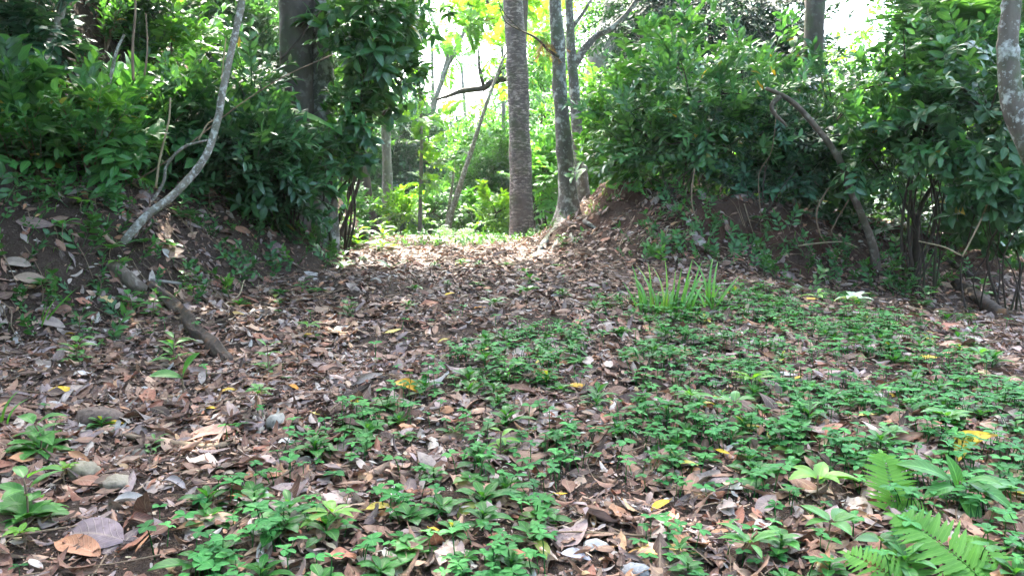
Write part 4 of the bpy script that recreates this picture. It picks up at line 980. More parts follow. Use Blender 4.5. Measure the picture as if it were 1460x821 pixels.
sd = seedling
for a in (
 ('seedling with thin pointed leaves on the bare slope above the round stone-like root', 60, 292, .22, 8, .13, 'mid', 'OV'),
 ('seedling with several fresh leaves where the bare slope meets the shrubs', 75, 282, .22, 9, .11, 'bright', 'OV'),
 ('seedling with one large pale leaf standing alone on the bare slope', 92, 355, .3, 3, .15, 'bright', 'OV'),
 ('seedling with narrow leaves just above the foot of the bent pale tree', 140, 300, .2, 7, .13, 'mid', 'LN'),
 ('seedling of yellowish leaves close to the foot of the bent pale tree', 118, 305, .16, 6, .1, 'lime', 'OV'),
 ('little plant with spreading leaves below the foot of the bent pale tree', 160, 375, .18, 6, .11, 'bright', 'OV'),
 ('tiny pale plant growing on top of the exposed root', 172, 395, .16, 4, .1, 'lime', 'OV'),
 ('seedling with dark pointed leaves hanging over the slope past the bent pale tree', 262, 318, .3, 9, .13, 'mid', 'OV'),
 ('seedling with heart shaped leaves in the middle of the slope', 272, 330, .22, 6, .12, 'mid', 'OV'),
 ('seedling with long leaves high on the slope past the bent pale tree', 300, 300, .28, 8, .14, 'glossy', 'LN'),
 ('seedling with a flat spray of leaves halfway along the slope', 368, 332, .2, 8, .12, 'mid', 'LN'),
 ('plant with two small leaves above the rotten log', 245, 365, .14, 5, .1, 'mid', 'OV'),
 ('dark seedling just above the upper end of the rotten log', 205, 365, .15, 6, .11, 'mid', 'OV'),
 ('cluster of small leaves halfway along the rotten log', 262, 412, .16, 8, .08, 'mid', 'OV'),
 ('seedling with serrated leaves directly below the exposed root', 185, 448, .2, 9, .11, 'bright', 'OV'),
 ('second serrated seedling touching the rotten log', 222, 452, .2, 9, .1, 'bright', 'OV'),
 ('low plant with feathery leaves below the exposed root', 140, 420, .18, 8, .1, 'mid', 'LN'),
 ('plant of rounded fresh leaves at the foot of the bare slope', 112, 520, .2, 9, .1, 'bright', 'OV'),
 ('dark seedling at the base of the slope beside the yellow leaf', 60, 430, .2, 6, .1, 'mid', 'OV'),
 ('seedling at the lower end of the rotten log with a fan of leaves', 250, 518, .22, 9, .12, 'bright', 'LN'),
 ('young plant with hand shaped leaves standing in open litter beyond the rotten log', 382, 535, .24, 10, .1, 'bright', 'LN'),
 ('plant with small leaves among the litter between the rotten log and the track', 372, 595, .22, 7, .08, 'bright', 'OV'),
 ('low leafy plant on the litter near the two grey stones', 222, 650, .1, 8, .07, 'bright', 'LN'),
 ('bushy fresh green plant at the edge of the litter beside the brown stone', 52, 650, .2, 15, .17, 'bright', 'OV'),
 ('big fresh green plant with oval leaves in the bottom corner of the litter', 38, 752, .24, 17, .16, 'bright', 'OV'),
 ('tiny lime green plant beside the big purplish dead leaf', 95, 695, .12, 5, .07, 'lime', 'OV'),
 ('small pale plant below the big fresh green corner plant', 30, 790, .1, 6, .07, 'lime', 'OV'),
 ('fern like seedling at the side of the track near its middle', 115, 480, .2, 8, .11, 'mid', 'LN'),
 ('low plant at the foot of the long bank where the litter begins', 430, 420, .16, 8, .1, 'mid', 'LN'),
 ('plant with arching leaves on the track edge below the dark bush', 497, 452, .14, 9, .09, 'mid', 'OV'),
 ('small seedling on the track edge halfway to the crest', 440, 478, .12, 7, .09, 'bright', 'LN'),
 ('leafy plant at the edge of the crest below the pale broken trunk', 545, 358, .42, 12, .2, 'lime', 'LN'),
 ('leafy lime plant at the crest beside the edge of the far bank', 510, 352, .3, 12, .18, 'lime', 'LN'),
 ('upright seedling with star like leaves alone on the crest of the track', 626, 350, .38, 10, .17, 'bright', 'LN'),
 ('bright plant under the dark drooping branches at the track edge', 490, 385, .3, 12, .14, 'bright', 'LN'),
 ('single upright leaf sprouting from the litter halfway up the track', 556, 410, .3, 2, .2, 'mid', 'LN'),
 ('small plant alone in the litter in the middle of the track', 752, 432, .16, 7, .12, 'mid', 'OV'),
 ('low plant in the middle of the track before the orange leaf', 705, 442, .1, 7, .1, 'mid', 'OV'),
 ('lime green seedling with long leaves rising from the top of the broad green patch', 1070, 568, .17, 7, .15, 'lime', 'LN'),
 ('seedling with spear shaped leaves in the broad green patch', 985, 590, .14, 7, .12, 'bright', 'LN'),
 ('seedling with heart shaped pale leaf in the broad green patch', 1045, 600, .14, 4, .12, 'bright', 'OV'),
 ('seedling with spread pale leaves just beyond the big yellow leaf', 1350, 628, .17, 7, .13, 'bright', 'OV'),
 ('seedling with small lime leaves beside the curled red brown leaf', 1270, 640, .12, 6, .09, 'bright', 'OV'),
 ('seedling with a folded yellowish leaf beside the lowest fern frond', 1165, 715, .14, 4, .15, 'lime', 'OV'),
 ('seedling with two broad leaves standing close to the bottom edge of the green patch', 1185, 780, .14, 5, .12, 'bright', 'OV'),
 ('low seedling at the bottom edge between the clover strip and the green patch', 1070, 812, .14, 7, .13, 'bright', 'LN'),
 ('seedling with three dark leaves beside the lower fern frond', 1255, 800, .1, 6, .09, 'mid', 'OV'),
 ('lime seedling sprouting in the heart of the clover strip', 715, 655, .17, 8, .11, 'lime', 'LN'),
 ('seedling with shining upright leaves at the far end of the clover strip', 725, 548, .16, 9, .11, 'rosette', 'LN'),
 ('seedling with long yellowish leaves near the bottom of the clover strip', 470, 770, .14, 6, .12, 'lime', 'LN'),
 ('seedling on the shady litter in front of the clay bank with white edged leaves', 1215, 445, .2, 6, .14, 'pale', 'OV'),
 ('seedling with thin yellow green leaf below the clay bank', 1165, 440, .2, 3, .14, 'lime', 'LN'),
 ('leafy seedling at the foot of the leaning dead stem', 1290, 410, .3, 10, .13, 'mid', 'OV'),
 ('bushy dark seedling in front of the fallen trunk piece', 1315, 440, .3, 14, .11, 'mid', 'OV'),
 ('seedling with wide leaves at the edge of the shady thicket', 1400, 425, .3, 10, .15, 'mid', 'OV'),
 ('seedling growing from the red face of the clay bank', 1085, 330, .22, 7, .12, 'mid', 'OV'),
 ('seedling with drooping leaves low on the red face of the clay bank', 1065, 352, .2, 7, .12, 'mid', 'LN'),
 ('fresh seedling on the clay bank face under the big glossy bush', 965, 345, .14, 6, .1, 'mid', 'OV'),
 ('small seedling at the top edge of the clay bank under the bluish bush', 1140, 320, .2, 7, .12, 'mid', 'OV'),
 ('seedling among the roots on the nose of the clay bank', 800, 350, .18, 8, .1, 'mid', 'OV'),
 ('dark seedling on the litter slope in front of the clay bank', 1010, 385, .16, 8, .1, 'mid', 'LN'),
 ('plant with long thin leaves at the edge of the green patch near the thicket', 1430, 560, .12, 8, .12, 'bright', 'LN'),
 ('lone seedling with pale veins near the bright edge of the green patch', 1395, 520, .12, 7, .1, 'bright', 'OV')):
    sd(a[0], a[1], a[2], a[3], a[4], a[5], LM[a[6]], OV if a[7] == 'OV' else LN, whorl=a[4] < 8)
# young banana-like plant with two paddle leaves
b = hit(262, 575); root = thing('paddle_leaf_plant', 'young plant with two upright ribbed paddle leaves in the litter', 'plant', b)
mb = MB(); tube(mb, [(0, 0, -.03), (0, 0, .08), (-.01, 0, .14)], [.006, .004], ns=6); mb.build('stem', B_TWIG, root)
for d, L in (((.35, -.2, .55), .17), ((-.25, -.3, .12), .16)):
    mb = MB(); mb.inst(leaf(L, .075, 9, 5, .9, .8, .25, .4), frames(np.array([d]), np.array([[0, -.6, 1.]])), np.array([[0, 0, .12]]), np.array([[.4, .5, .1]])); mb.build('leaf', LM['bright'], root)

# big veined seedling with seven leaves beside the ferns
b = hit(1372, 735); b = b+[0, .02, 0]; root = thing('veined_seedling', 'seedling with seven large pointed leaves and pale veins beside the ferns', 'seedling', b)
mb = MB(); tube(mb, [(0, 0, -.03), (.0, .01, .05), (0, 0, .1)], [.006, .003], ns=6); mb.build('stem', B_TWIG, root)
big = leaf_mat('leaf_veined', (.03, .125, .025), (.06, .185, .035), trans=.38, spec=.25, vein=.7, oldat=1.3)
for k, (dx, dy, dz, L) in enumerate(((-.9, .25, .35, .17), (-.75, -.2, -.1, .12), (-.15, .1, .75, .12), (.15, -.35, .15, .13), (.95, -.05, .1, .16), (-.1, -.7, -.35, .14), (.6, -.55, -.3, .15))):
    mb = MB(); mb.inst(leaf(L, L*.42, 9, 5, .8, .85, .2, .5, wave=.02), frames(np.array([[dx, dy, dz]]), np.array([[0, -.35, 1.]])), np.array([[dx*.03, dy*.03, .1-.015*(k % 3)]]), np.array([[.5, .5, .1]])); mb.build('leaf', big, root)

# ------------------------------------------------------------------ ferns
def fern(label, px, py, fronds_, lm=LM['fern']):
    b = hit(px, py); root = thing('fern', label, 'fern', b)
    for (az, el, L, wd, n) in fronds_:
        t = frond(L*.56, wd*.46, int(n*1.2), .3, 11, .17, serr=.3, lift=.12, taper=.6, a=.5, basegap=.14, fwd=.25)
        d = np.array([[math.sin(az)*math.cos(el), math.cos(az)*math.cos(el), math.sin(el)]])
        M = frames(d, np.array([[math.sin(az)*-.3, -.75, .8]]))
        mb = MB(); mb.inst(t, M, np.array([[0, 0, -.01]]), np.array([[rnd(.3, .6), rnd(.45, .6), 0]])); mb.build('frond', lm, root)
    return root
fern('light green fern with one upright frond just in front of the big yellow leaf', 1278, 745, [(.2, .95, .50, .20, 15)])
fern('low fern whose short frond lies sideways in front of the upright frond', 1335, 740, [(-1.35, .45, .36, .12, 12), (1.2, .3, .16, .07, 9)])
fern('largest fern with a broad frond leaning out beside the veined seedling', 1425, 850, [(-.7, .62, .62, .26, 19), (.3, .6, .42, .2, 13)])
fern('fern cut by the bottom edge with only its frond tips showing', 1310, 850, [(-.9, .5, .4, .17, 13), (.2, .6, .34, .16, 12), (-.2, .5, .32, .14, 11)])
fern('small bright fern at the very edge beyond the veined seedling', 1475, 665, [(-.7, .4, .2, .09, 11), (.5, .5, .2, .09, 11)])
fern('little fern leaning beside the rotten log', 275, 472, [(-.3, .45, .26, .11, 13), (.9, .3, .2, .09, 11)])
fern('small fern lying in the litter at the track edge', 180+22, 455+22, [(.8, .2, .2, .09, 11), (-1., .3, .16, .08, 9)])
fern('tiny striped fern on the litter beside the greenish dead leaf', 437, 482, [(1.2, .3, .2, .08, 11), (-.8, .4, .15, .07, 9)])
fern('low fern in the green patch close to the folded yellowish leaf', 1195, 735, [(-1.2, .3, .2, .07, 11), (.9, .4, .15, .06, 9)])
fern('fern frond with sunlight painted into its pale colour, arching alone in front of the clay bank', 1270, 402, [(-1.3, .35, .38, .13, 15)], LM['pale'])
fern('glowing yellow green fern frond arching out before the ringed trunk', 735, 322, [(-1.4, .6, 1.7, .8, 17), (-1.2, .95, 1.9, .8, 17), (1.0, .85, 1.5, .7, 15), (-1.7, .3, 1.3, .6, 14)], LM['lime'])
fern('bright fern at the sunny edge under the leaning bare stem', 650, 337, [(-1.3, .5, .7, .28, 13), (1.1, .5, .65, .26, 13)])

# ------------------------------------------------------------------ grass tufts
def tuft(label, px, py, bl, lm):
    b = hit(px, py); root = thing('grass_tuft', label, 'grass tuft', b)
    mb = MB()
    for (dx, h, lean) in bl:
        L = math.hypot(h, lean)
        M = frames(np.array([[lean+rnd(-.02, .02), rnd(-.12, .12)*h, h]]), np.array([[-.4*np.sign(lean or 1), -1., .1]]))*L
        mb.inst(leaf(1, .06/max(L, .2)*rnd(.24, .4), 11, 3, .45, .55, .3, rnd(.1, 1.5), twist=rnd(-.5, .5)), M, np.array([[dx, rnd(-.05, .05), -.01]]), np.array([[rnd(.1, .7), rnd(.35, .65), rnd(0, 1)]]))
    mb.build('foliage', lm, root); return root
gm = leaf_mat('grass_blade', (.05, .17, .03), (.10, .25, .04), trans=.4, vein=.3, oldat=.95, old=(.22, .19, .07), rough=.35)
tuft('wide tuft of strap like grass blades in front of the clay bank', 945, 448, [(x, rnd(.2, .42), (x+.02)*rnd(.2, .8)+rnd(-.05, .05)) for x in np.linspace(-.17, .2, 26)], gm)
tuft('taller narrow grass tuft with three upright blades beside the wide tuft', 1010, 442, [(-.02, .46, -.03), (.01, .48, .0), (.03, .44, .03), (.04, .32, .22), (.03, .26, .17), (-.04, .26, -.08), (.0, .2, .1), (.02, .2, -.1)], gm)
tuft('pale grass tuft leaning on the bare slope near the yellow leaf', 55, 470, [(0, .25, .2), (0, .1, -.2), (.02, .2, .12), (0, .15, .05), (-.02, .07, -.25)], gm)
tuft('thin grass blades at the edge of the frame under the bare slope', 0, 612, [(0, .18, .02), (.01, .16, -.03), (.02, .15, .05)], gm)

# ------------------------------------------------------------------ leaning dead stems, shrubs with several stems, vines, sticks
def stick(name, label, pts, rad, mat, cat, branches=(), ns=8, rough=.12):
    base = np.asarray(pts[0], float); root = None
    mb = MB(); tube(mb, pts, rad, ns=ns, seg=6, rough=rough, freq=6, seed=rnd(0, 50))
    for q, r in branches: tube(mb, q, r, ns=6, seg=5, rough=.1, freq=6)
    o = mb.build(name, mat, None, base); o.location = [float(v) for v in base]
    return tag(o, label, cat)
Y = 7.9
f0 = hit(1252, 382); Y = f0[1]
stick('dead_tree', 'bare brown dead trunk leaning from the foot of the clay bank, its top snapped', [f0-[0, 0, .08], W(1243, 345, Y), W(1222, 292, Y), W(1195, 225, Y), W(1158, 175, Y), W(1125, 142, Y), W(1092, 126, Y)], [.055, .042, .036, .033, .03, .026, .02], B_BROWN, 'dead tree',
      [([W(1222, 292, Y), W(1205, 262, Y), W(1198, 215, Y)], [.03, .02, .01]), ([W(1112, 137, Y), W(1100, 155, Y), W(1122, 180, Y)], [.03, .025, .012])], ns=12)
f0 = hit(1305, 385); Y = f0[1]
root = thing('multi_stemmed_shrub', 'shrub with several thin bare stems fanning up from one foot in deep shade', 'shrub', f0)
mb = MB()
for q in ([(1307, 330), (1296, 300), (1262, 255), (1240, 225)], [(1308, 330), (1300, 290), (1295, 240)], [(1307, 320), (1320, 280), (1345, 250), (1372, 235)], [(1306, 340), (1312, 300), (1330, 262), (1338, 210)]):
    tube(mb, [f0-[0, 0, .05]]+[W(a, c, Y-.05*i) for i, (a, c) in enumerate(q)], [.04, .03, .02, .015, .008], ns=7, seg=5, rough=.1, freq=6)
mb.build('stem', B_DARK, root, f0)
fm = MB()
for (a, c, n) in ((1240, 222, 14), (1295, 238, 14), (1372, 233, 16), (1338, 208, 16), (1270, 262, 8)): fol(fm, W(a, c, Y-.1), .22, n, 'broad', .6, .9)
fm.build('foliage', LM['glossy'], root, f0)
b = hit(1378, 352); Y = 7.2
stick('slanting_stick', 'thin tan stick slanting up alone in front of the dark thicket', [W(1372, 366, Y), W(1400, 310, Y), W(1430, 232, Y), W(1445, 190, Y)], [.008, .009, .008, .005], B_TAN, 'stick', ns=6)
stick('slanting_stick', 'tan twig crossing under the thin tan stick in the thicket', [W(1370, 364, Y), W(1345, 352, Y), W(1310, 344, Y)], [.008, .007, .005], B_TAN, 'stick', ns=6)
Yv = 8.3
for lab, q, r in (
    ('crooked bare vine stem hanging over the clay bank under the big glossy bush', [(990, 240), (986, 280), (990, 305), (1000, 322)], .013),
    ('curved vine stem dropping down the clay bank beside the leaning dead stem', [(1185, 262), (1165, 300), (1170, 335), (1190, 360)], .016),
    ('thin looping vine near the foot of the leaning dead stem', [(1210, 285), (1190, 320), (1188, 335), (1225, 360)], .011),
    ('pale root like twig lying along the top of the clay bank', [(1130, 352), (1165, 347), (1200, 345), (1222, 352)], .014),
    ('thin vine swinging between the bluish bush and the smooth trunk', [(1085, 310), (1082, 250), (1100, 215), (1108, 150)], .008),
    ('grey twig standing in the litter in front of the clay bank', [(880, 365), (890, 335), (900, 318), (895, 305)], .01),
    ('bleached twig leaning on the clay bank face', [(935, 378), (945, 350), (952, 325)], .01)):
    stick('vine_stem', lab, [W(a, c, Yv) for a, c in q], [r*.6, r*.55, r*.35], B_TAN if 'pale' in lab or 'bleached' in lab else B_TWIG, 'vine', ns=6)
# twigs and vines on the steep bank
Yl = 6.1
for lab, q, r, m in (
    ('long tan cane crossing behind the bent pale tree up to the twin trunks', [(175, 268), (215, 245), (262, 212), (330, 158), (400, 112), (475, 78)], .006, B_TWIG),
    ('two toned dry cane rising steeply beside the bent pale tree', [(222, 268), (228, 225), (240, 175), (243, 140)], .010, B_TAN),
    ('crooked pale branch propped on the bent pale tree near its foot', [(208, 300), (232, 262), (238, 235), (262, 210), (296, 200)], .014, B_PALE),
    ('upright dead pale twig in front of the dark earth cut', [(155, 122), (162, 92), (168, 68), (177, 50)], .014, B_PALE),
    ('thin hanging brown vine in front of the dark earth cut', [(190, 115), (189, 70), (193, 20), (192, -20)], .011, B_TWIG),
    ('finer hanging vine just past the hanging brown vine', [(206, 108), (210, 70), (208, 20)], .008, B_TWIG),
    ('long dry twig lying across the slope under the bright oval leaved shrub', [(0, 216), (45, 230), (90, 240), (124, 252)], .008, B_TAN),
    ('thin cane leaning from the slope to the upper part of the bent pale tree', [(283, 200), (295, 178), (310, 158), (322, 55)], .007, B_TAN),
    ('dead black branch crossing in front of the stout brown trunk', [(400, 85), (425, 58), (450, 25), (478, -5)], .012, B_DARK),
    ('pale root tip poking out just below the foot of the bent pale tree', [(186, 318), (185, 335), (188, 345)], .008, B_TAN)):
    yy = 8.1 if 'black' in lab else Yl
    stick('dry_cane' if 'cane' in lab else 'dead_twig', lab, [W(a, c, yy) for a, c in q], [r, r*.9, r*.7], m, 'twig', ns=6)
# a dark bough crossing the ringed trunk, hung with withered leaves
o = thing('dead_bough', 'thin dead bough with withered leaves crossing in front of the ringed trunk', 'branch', W(800, 75, 10.6))
mb = MB(); q = [W(797, 82, 10.6), W(782, 72, 10.6), W(765, 55, 10.7), W(745, 45, 10.8), W(722, 32, 10.9), W(712, 10, 11)]
tube(mb, q, [.02, .018, .014, .01, .006], ns=6, seg=5, rough=.1); tube(mb, [q[3], W(720, 20, 10.9), W(705, -10, 11)], [.01, .008, .006], ns=5)
ob = np.array(o.location); mb.build('branch', B_DARK, o, ob)
fm = MB(); fol(fm, W(766, 58, 10.6), (.16, .1, .14), 14, 'small', .4, .7, droop=.6); fm.build('foliage', LM['brown'], o, ob)
# ------------------------------------------------------------------ single fallen leaves that can be pointed at
def fallen(label, px, py, size_px, col, name='fallen_leaf', curl=None, ar=.42, tilt=(0, 0), head=None, droop=None, mat=None, lift=.02, rows=11, twist=None, bend=0.):
    b = hit(px, py); dist = np.linalg.norm(b-C0); L = size_px*dist/FPX*1.12
    b[2] += lift+.008
    t = leaf(1, ar, rows, 7, rnd(.78, 1.0), .8, 0, droop if droop is not None else rnd(.1, .8), curl=curl if curl is not None else rnd(-.6, .8), wave=.03, twist=twist if twist is not None else rnd(-.3, .3))
    if bend: t[0][:, 0] += bend*(t[2][:, 1]-.5)**2*2
    a = head if head is not None else rnd(-.5, .5)+(PI if rnd(0, 1) > .5 else 0)
    n = normal_at(np.array([b[0]]), np.array([b[1]]))+np.array([[tilt[0]+rnd(-.12, .12), tilt[1]-.12, 0]])
    d = np.array([[math.cos(a), math.sin(a), 0]]); n = norm(n); d = d-n*(d*n).sum()
    mb = MB(); M = frames(d, n)*L; mb.inst(t, M, -M[:, :, 1]*.5, np.array([col]))
    mb2 = mb
    tube(mb2, [-M[0, :, 1]*.5, -M[0, :, 1]*.56, -M[0, :, 1]*.63+[0, 0, .004]], [.0022, .0016], ns=4, seg=2, tint=tuple(np.array(col)*.6))
    o = mb2.build(name, mat or M_YEL, None); o.location = [float(v) for v in b]
    return tag(o, label, 'fallen leaf')
YE, OR, PY, LG = (.72, .46, .02), (.62, .25, .03), (.66, .52, .14), (.42, .45, .08)
for a in (
 ('bright yellow leaf lying on the litter at the foot of the bare slope', 88, 566, 30, YE),
 ('small bright yellow leaf just below the brown stone', 165, 613, 19, YE),
 ('broad golden orange leaf at the far end of the clover strip', 583, 561, 46, (.68, .36, .03)),
 ('vivid orange leaf alone in the middle of the track', 682, 443, 21, OR),
 ('long pale yellow leaf near the bottom of the clover strip', 545, 735, 42, (.66, .50, .08)),
 ('yellow leaf standing on edge between the clover strip and the green patch', 940, 733, 30, YE),
 ('tiny golden leaf standing upright at the edge of the clover strip', 800, 714, 16, YE),
 ('slender yellow orange leaf tucked under the clover strip near the track', 826, 556, 28, (.68, .38, .04)),
 ('pale yellow leaf near the round grey stone', 456, 600, 20, PY),
 ('yellow leaf upright among green seedlings near the top of the broad green patch', 1275, 574, 22, YE),
 ('yellow leaf on bare litter near the shady thicket', 1322, 516, 22, YE),
 ('small yellow leaf half hidden in the upper part of the green patch', 1135, 547, 15, YE),
 ('yellow leaf below the golden orange leaf', 507, 581, 20, YE),
 ('tan leaf lying on the slope beside the rotten log', 337, 453, 20, (.55, .36, .13)),
 ('yellowish green leaf at the edge of the clover strip', 452, 656, 24, LG),
 ('orange leaf on the litter beyond the paddle leaf plant', 228, 539, 16, (.66, .33, .05)),
 ('thin yellow leaf on the litter beyond the paddle leaf plant', 322, 564, 22, (.66, .42, .05)),
 ('long folded tan leaf at the bottom of the bare leaf track', 935, 797, 76, (.58, .34, .12)),
 ('orange tan leaf hooked over the clover near the bottom', 455, 750, 38, (.55, .27, .08)),
 ('yellow leaf at the edge of the litter on the far track', 640, 424, 13, YE),
 ('yellow leaf on the dark litter below the clay bank', 1155, 430, 16, (.62, .36, .04)),
 ('dull yellow leaf on the slope near the exposed root', 155, 437, 20, (.58, .40, .16)),
 ('little yellow leaf at the lower edge of the bare slope', 97, 482, 12, YE),
 ('pale yellow leaf on the track beside the striped fern', 560, 478, 22, PY),
 ('orange yellow leaf under the striped fern', 438, 483, 12, (.66, .38, .05)),
 ('small lime yellow leaf in the middle of the track', 630, 492, 16, PY),
 ('greenish yellow leaf by the bottom edge of the clover strip', 690, 505, 14, PY)):
    fallen(a[0], a[1], a[2], a[3], a[4], 'yellow_leaf')
for a in (
 ('small yellow leaf on the bare litter between the clover strip and the long bank', 300, 590, 14, YE),
 ('yellow fleck of a leaf at the lower edge of the clover strip beside two rosettes', 620, 770, 16, YE),
 ('orange yellow leaf in the litter beyond the rounded grey stone', 420, 560, 16, OR),
 ('golden leaf lodged between rosettes in the middle of the green patch', 1030, 655, 18, YE),
 ('pale yellow leaf in the green patch just above the curled red brown leaf', 1235, 600, 18, PY)):
    fallen(a[0].replace('left bare ', ''), a[1], a[2], a[3], a[4], 'yellow_leaf')
fallen('big curled yellow leaf standing up behind the veined seedling', 1377, 652, 58, (.70, .44, .035), 'yellow_leaf', curl=.5, ar=.36, tilt=(.15, -.9), head=.75, droop=-.6, lift=.06, twist=.3, bend=.45)
for lab, px, py, s, c in (
 ('large pinkish brown leaf lying flat on the litter above the clover strip', 290, 630, 64, (.36, .20, .145)),
 ('very large purplish grey leaf with ribbed veins near the bottom edge', 122, 776, 96, (.17, .125, .13)),
 ('pale grey papery leaf beside the rolled dark leaf', 190, 727, 50, (.34, .31, .285)),
 ('red brown leaf below the two grey stones', 132, 697, 48, (.22, .10, .065)),
 ('dark rolled leaf pointing down beside the pale grey papery leaf', 205, 755, 44, (.13, .065, .05)),
 ('brown leaf with pale midrib on the bare leaf track', 900, 592, 50, (.24, .125, .08)),
 ('red brown curled leaf in the middle of the green patch', 1180, 622, 44, (.30, .12, .07)),
 ('rolled rust coloured leaf among rosettes near the bottom of the green patch', 1072, 767, 40, (.24, .09, .05)),
 ('orange brown leaf just above the clover near the big purplish leaf', 338, 718, 42, (.40, .17, .07)),
 ('twisted brown leaf standing in the clover near the bottom', 275, 765, 40, (.30, .14, .07)),
 ('pale brown leaf with wavy edge on the bare slope', 45, 408, 32, (.25, .17, .12)),
 ('light grey brown leaf on the bare slope near the exposed root', 20, 385, 32, (.25, .19, .15)),
 ('purple brown leaf on the bare slope above the pale wavy leaf', 50, 325, 36, (.15, .10, .085)),
 ('brown leaf caught on the slope under the bent pale tree', 70, 470, 34, (.30, .22, .19)),
 ('long dark leaf hanging down the slope', 395, 358, 34, (.12, .08, .075)),
 ('rusty leaf curled on the upper slope beside the shrubs', 345, 335, 24, (.27, .13, .08)),
 ('big crumpled brown leaf at the bottom edge under the purplish leaf', 110, 792, 70, (.34, .16, .09)),
 ('bluish grey leaf at the very bottom of the bare leaf track', 822, 806, 40, (.26, .255, .28)),
 ('whitish leaf among the rosettes in the lower green patch', 1055, 705, 36, (.34, .31, .28)),
 ('wide brown leaf under the fern at the bottom edge', 1275, 790, 60, (.24, .12, .08)),
 ('brown leaf with a folded edge beneath the upright fern frond', 1250, 700, 50, (.26, .17, .13)),
 ('dusky leaf beside the bottom fern', 1120, 782, 46, (.2, .15, .14)),
 ('tan leaf on the litter beyond the veined seedling', 1440, 690, 40, (.46, .33, .2)),
 ('rusty brown leaf at the far corner of the green patch', 1425, 620, 40, (.3, .17, .11)),
 ('pinkish brown leaf beside the seedling with pale veins', 1360, 497, 30, (.34, .2, .14)),
 ('reddish leaf at the edge of the clover strip', 395, 690, 26, (.34, .15, .08)),
 ('brown leaf covered by the bottom of the clover strip', 735, 805, 42, (.33, .15, .08)),
 ('mauve grey leaf near the round grey stone', 500, 640, 30, (.2, .155, .15)),
 ('pale pinkish leaf at the edge of the litter', 385, 665, 26, (.42, .29, .24)),
 ('grey leaf beside the dark rolled leaf', 250, 700, 34, (.3, .26, .25))):
    fallen(lab, px, py, s, c, 'dead_leaf', mat=M_DEAD, curl=1.5 if 'rolled' in lab else None, ar=.5 if 'large' in lab or 'wide' in lab else .42)

# ------------------------------------------------------------------ stones
def stone(label, px, py, wpx, hpx, A, B, seed):
    b = hit(px, py+hpx*.5); dist = np.linalg.norm(b-C0); rx = wpx*dist/FPX/2; rz = hpx*dist/FPX/2*1.15; ry = (rx+rz)/2
    n, m = 15, 20; th = np.linspace(.04, PI-.04, n); ph = np.linspace(0, 2*PI, m, endpoint=False)
    T, Pn = np.meshgrid(th, ph, indexing='ij')
    X = np.sin(T)*np.cos(Pn); Yq = np.sin(T)*np.sin(Pn); Z = np.cos(T)
    r = 1+.28*fbm(X*1.4+seed, Yq*1.4, Z*1.4)+.05*vnoise(X*5+seed, Yq*5, Z*5)
    V = np.stack([X*r*rx, Yq*r*ry, Z*r*rz+rz*.55], -1).reshape(-1, 3)
    F = [(i*m+j, i*m+(j+1) % m, (i+1)*m+(j+1) % m, (i+1)*m+j) for i in range(n-1) for j in range(m)]
    mb = MB(); mb.add(V, [f[::-1] for f in F]); o = mb.build('stone', stone_mat('stone', A, B), None)
    o.location = [float(v) for v in b]; o.rotation_euler = (0, 0, rnd(-.3, .3)); return tag(o, label, 'stone')
stone('dull brown rounded stone half sunk in the litter below the bare slope', 142, 594, 54, 22, (.10, .07, .055), (.17, .125, .10), 1)
stone('small round grey stone beside the green plant above the clover', 395, 599, 27, 20, (.22, .2, .165), (.33, .31, .26), 2)
stone('squarish ochre grey stone next to the longer flat stone', 121, 671, 32, 24, (.19, .16, .11), (.29, .25, .18), 3)
stone('long flat ochre grey stone lying on the litter', 166, 687, 44, 17, (.21, .175, .125), (.31, .265, .20), 4)
stone('smooth grey stone at the bottom edge of the bare leaf track', 905, 812, 36, 18, (.17, .17, .17), (.26, .26, .26), 5)
stone('flat bluish grey stone beside the bluish grey leaf at the bottom', 850, 780, 36, 12, (.16, .165, .17), (.24, .245, .25), 6)
stone('dark stone half buried in the litter near the bottom', 195, 648, 22, 14, (.1, .085, .065), (.17, .15, .12), 7)

# ------------------------------------------------------------------ fallen wood
def fallen_log(label, q, r, mat, name='fallen_log', lift=.5, ns=14, flute=None, rough=.2):
    pts = []
    for k, (a, c) in enumerate(q):
        p = hit(a, c); p[2] += r[min(k, len(r)-1)]*lift; pts.append(p)
    base = pts[0].copy(); mb = MB(); tube(mb, pts, r, ns=ns, seg=8, rough=rough, freq=5, seed=rnd(0, 40), flute=flute)
    o = mb.build(name, mat, None, base); o.location = [float(v) for v in base]
    return tag(o, label, 'log' if 'log' in name else 'root' if 'root' in name else 'branch')
split = lambda a, t: .25*np.sin(a*5+t*3)
fallen_log('dark rotten log with split wet wood running down the bank to the litter', [(212, 408), (240, 435), (270, 467), (300, 495), (328, 520)], [.025, .042, .046, .042, .022], B_LOG, flute=split, lift=.55, rough=.45)
fallen_log('thick smooth greyish root knuckle bulging from the bare slope above the rotten log', [(152, 385), (170, 392), (188, 408), (208, 416)], [.025, .045, .05, .045, .03], B_BROWN, 'exposed_root', lift=.3, rough=.3)
fallen_log('broken trunk piece with pale split end lying in the shade of the thicket', [(1362, 408), (1390, 426), (1428, 452)], [.07, .065, .055], B_LOG)
fallen_log('dark fallen stem slanting down under the multi stemmed shrub', [(1325, 362), (1355, 380), (1392, 402)], [.045, .04, .035], B_DARK)
fallen_log('low mossy log across the edge of the crest below the pale broken trunk', [(470, 336), (495, 337), (520, 340)], [.08, .09, .07], B_DARK)
fallen_log('thin pale branch lying on the ground at the foot of the ringed trunk', [(697, 333), (715, 332), (735, 333)], [.035, .03, .02], B_PALE, 'fallen_branch')
fallen_log('slim grey branch lying along the slope past the rotten log', [(215, 405), (255, 409), (300, 413)], [.013, .012, .008], B_GREY, 'fallen_branch', lift=1.6)
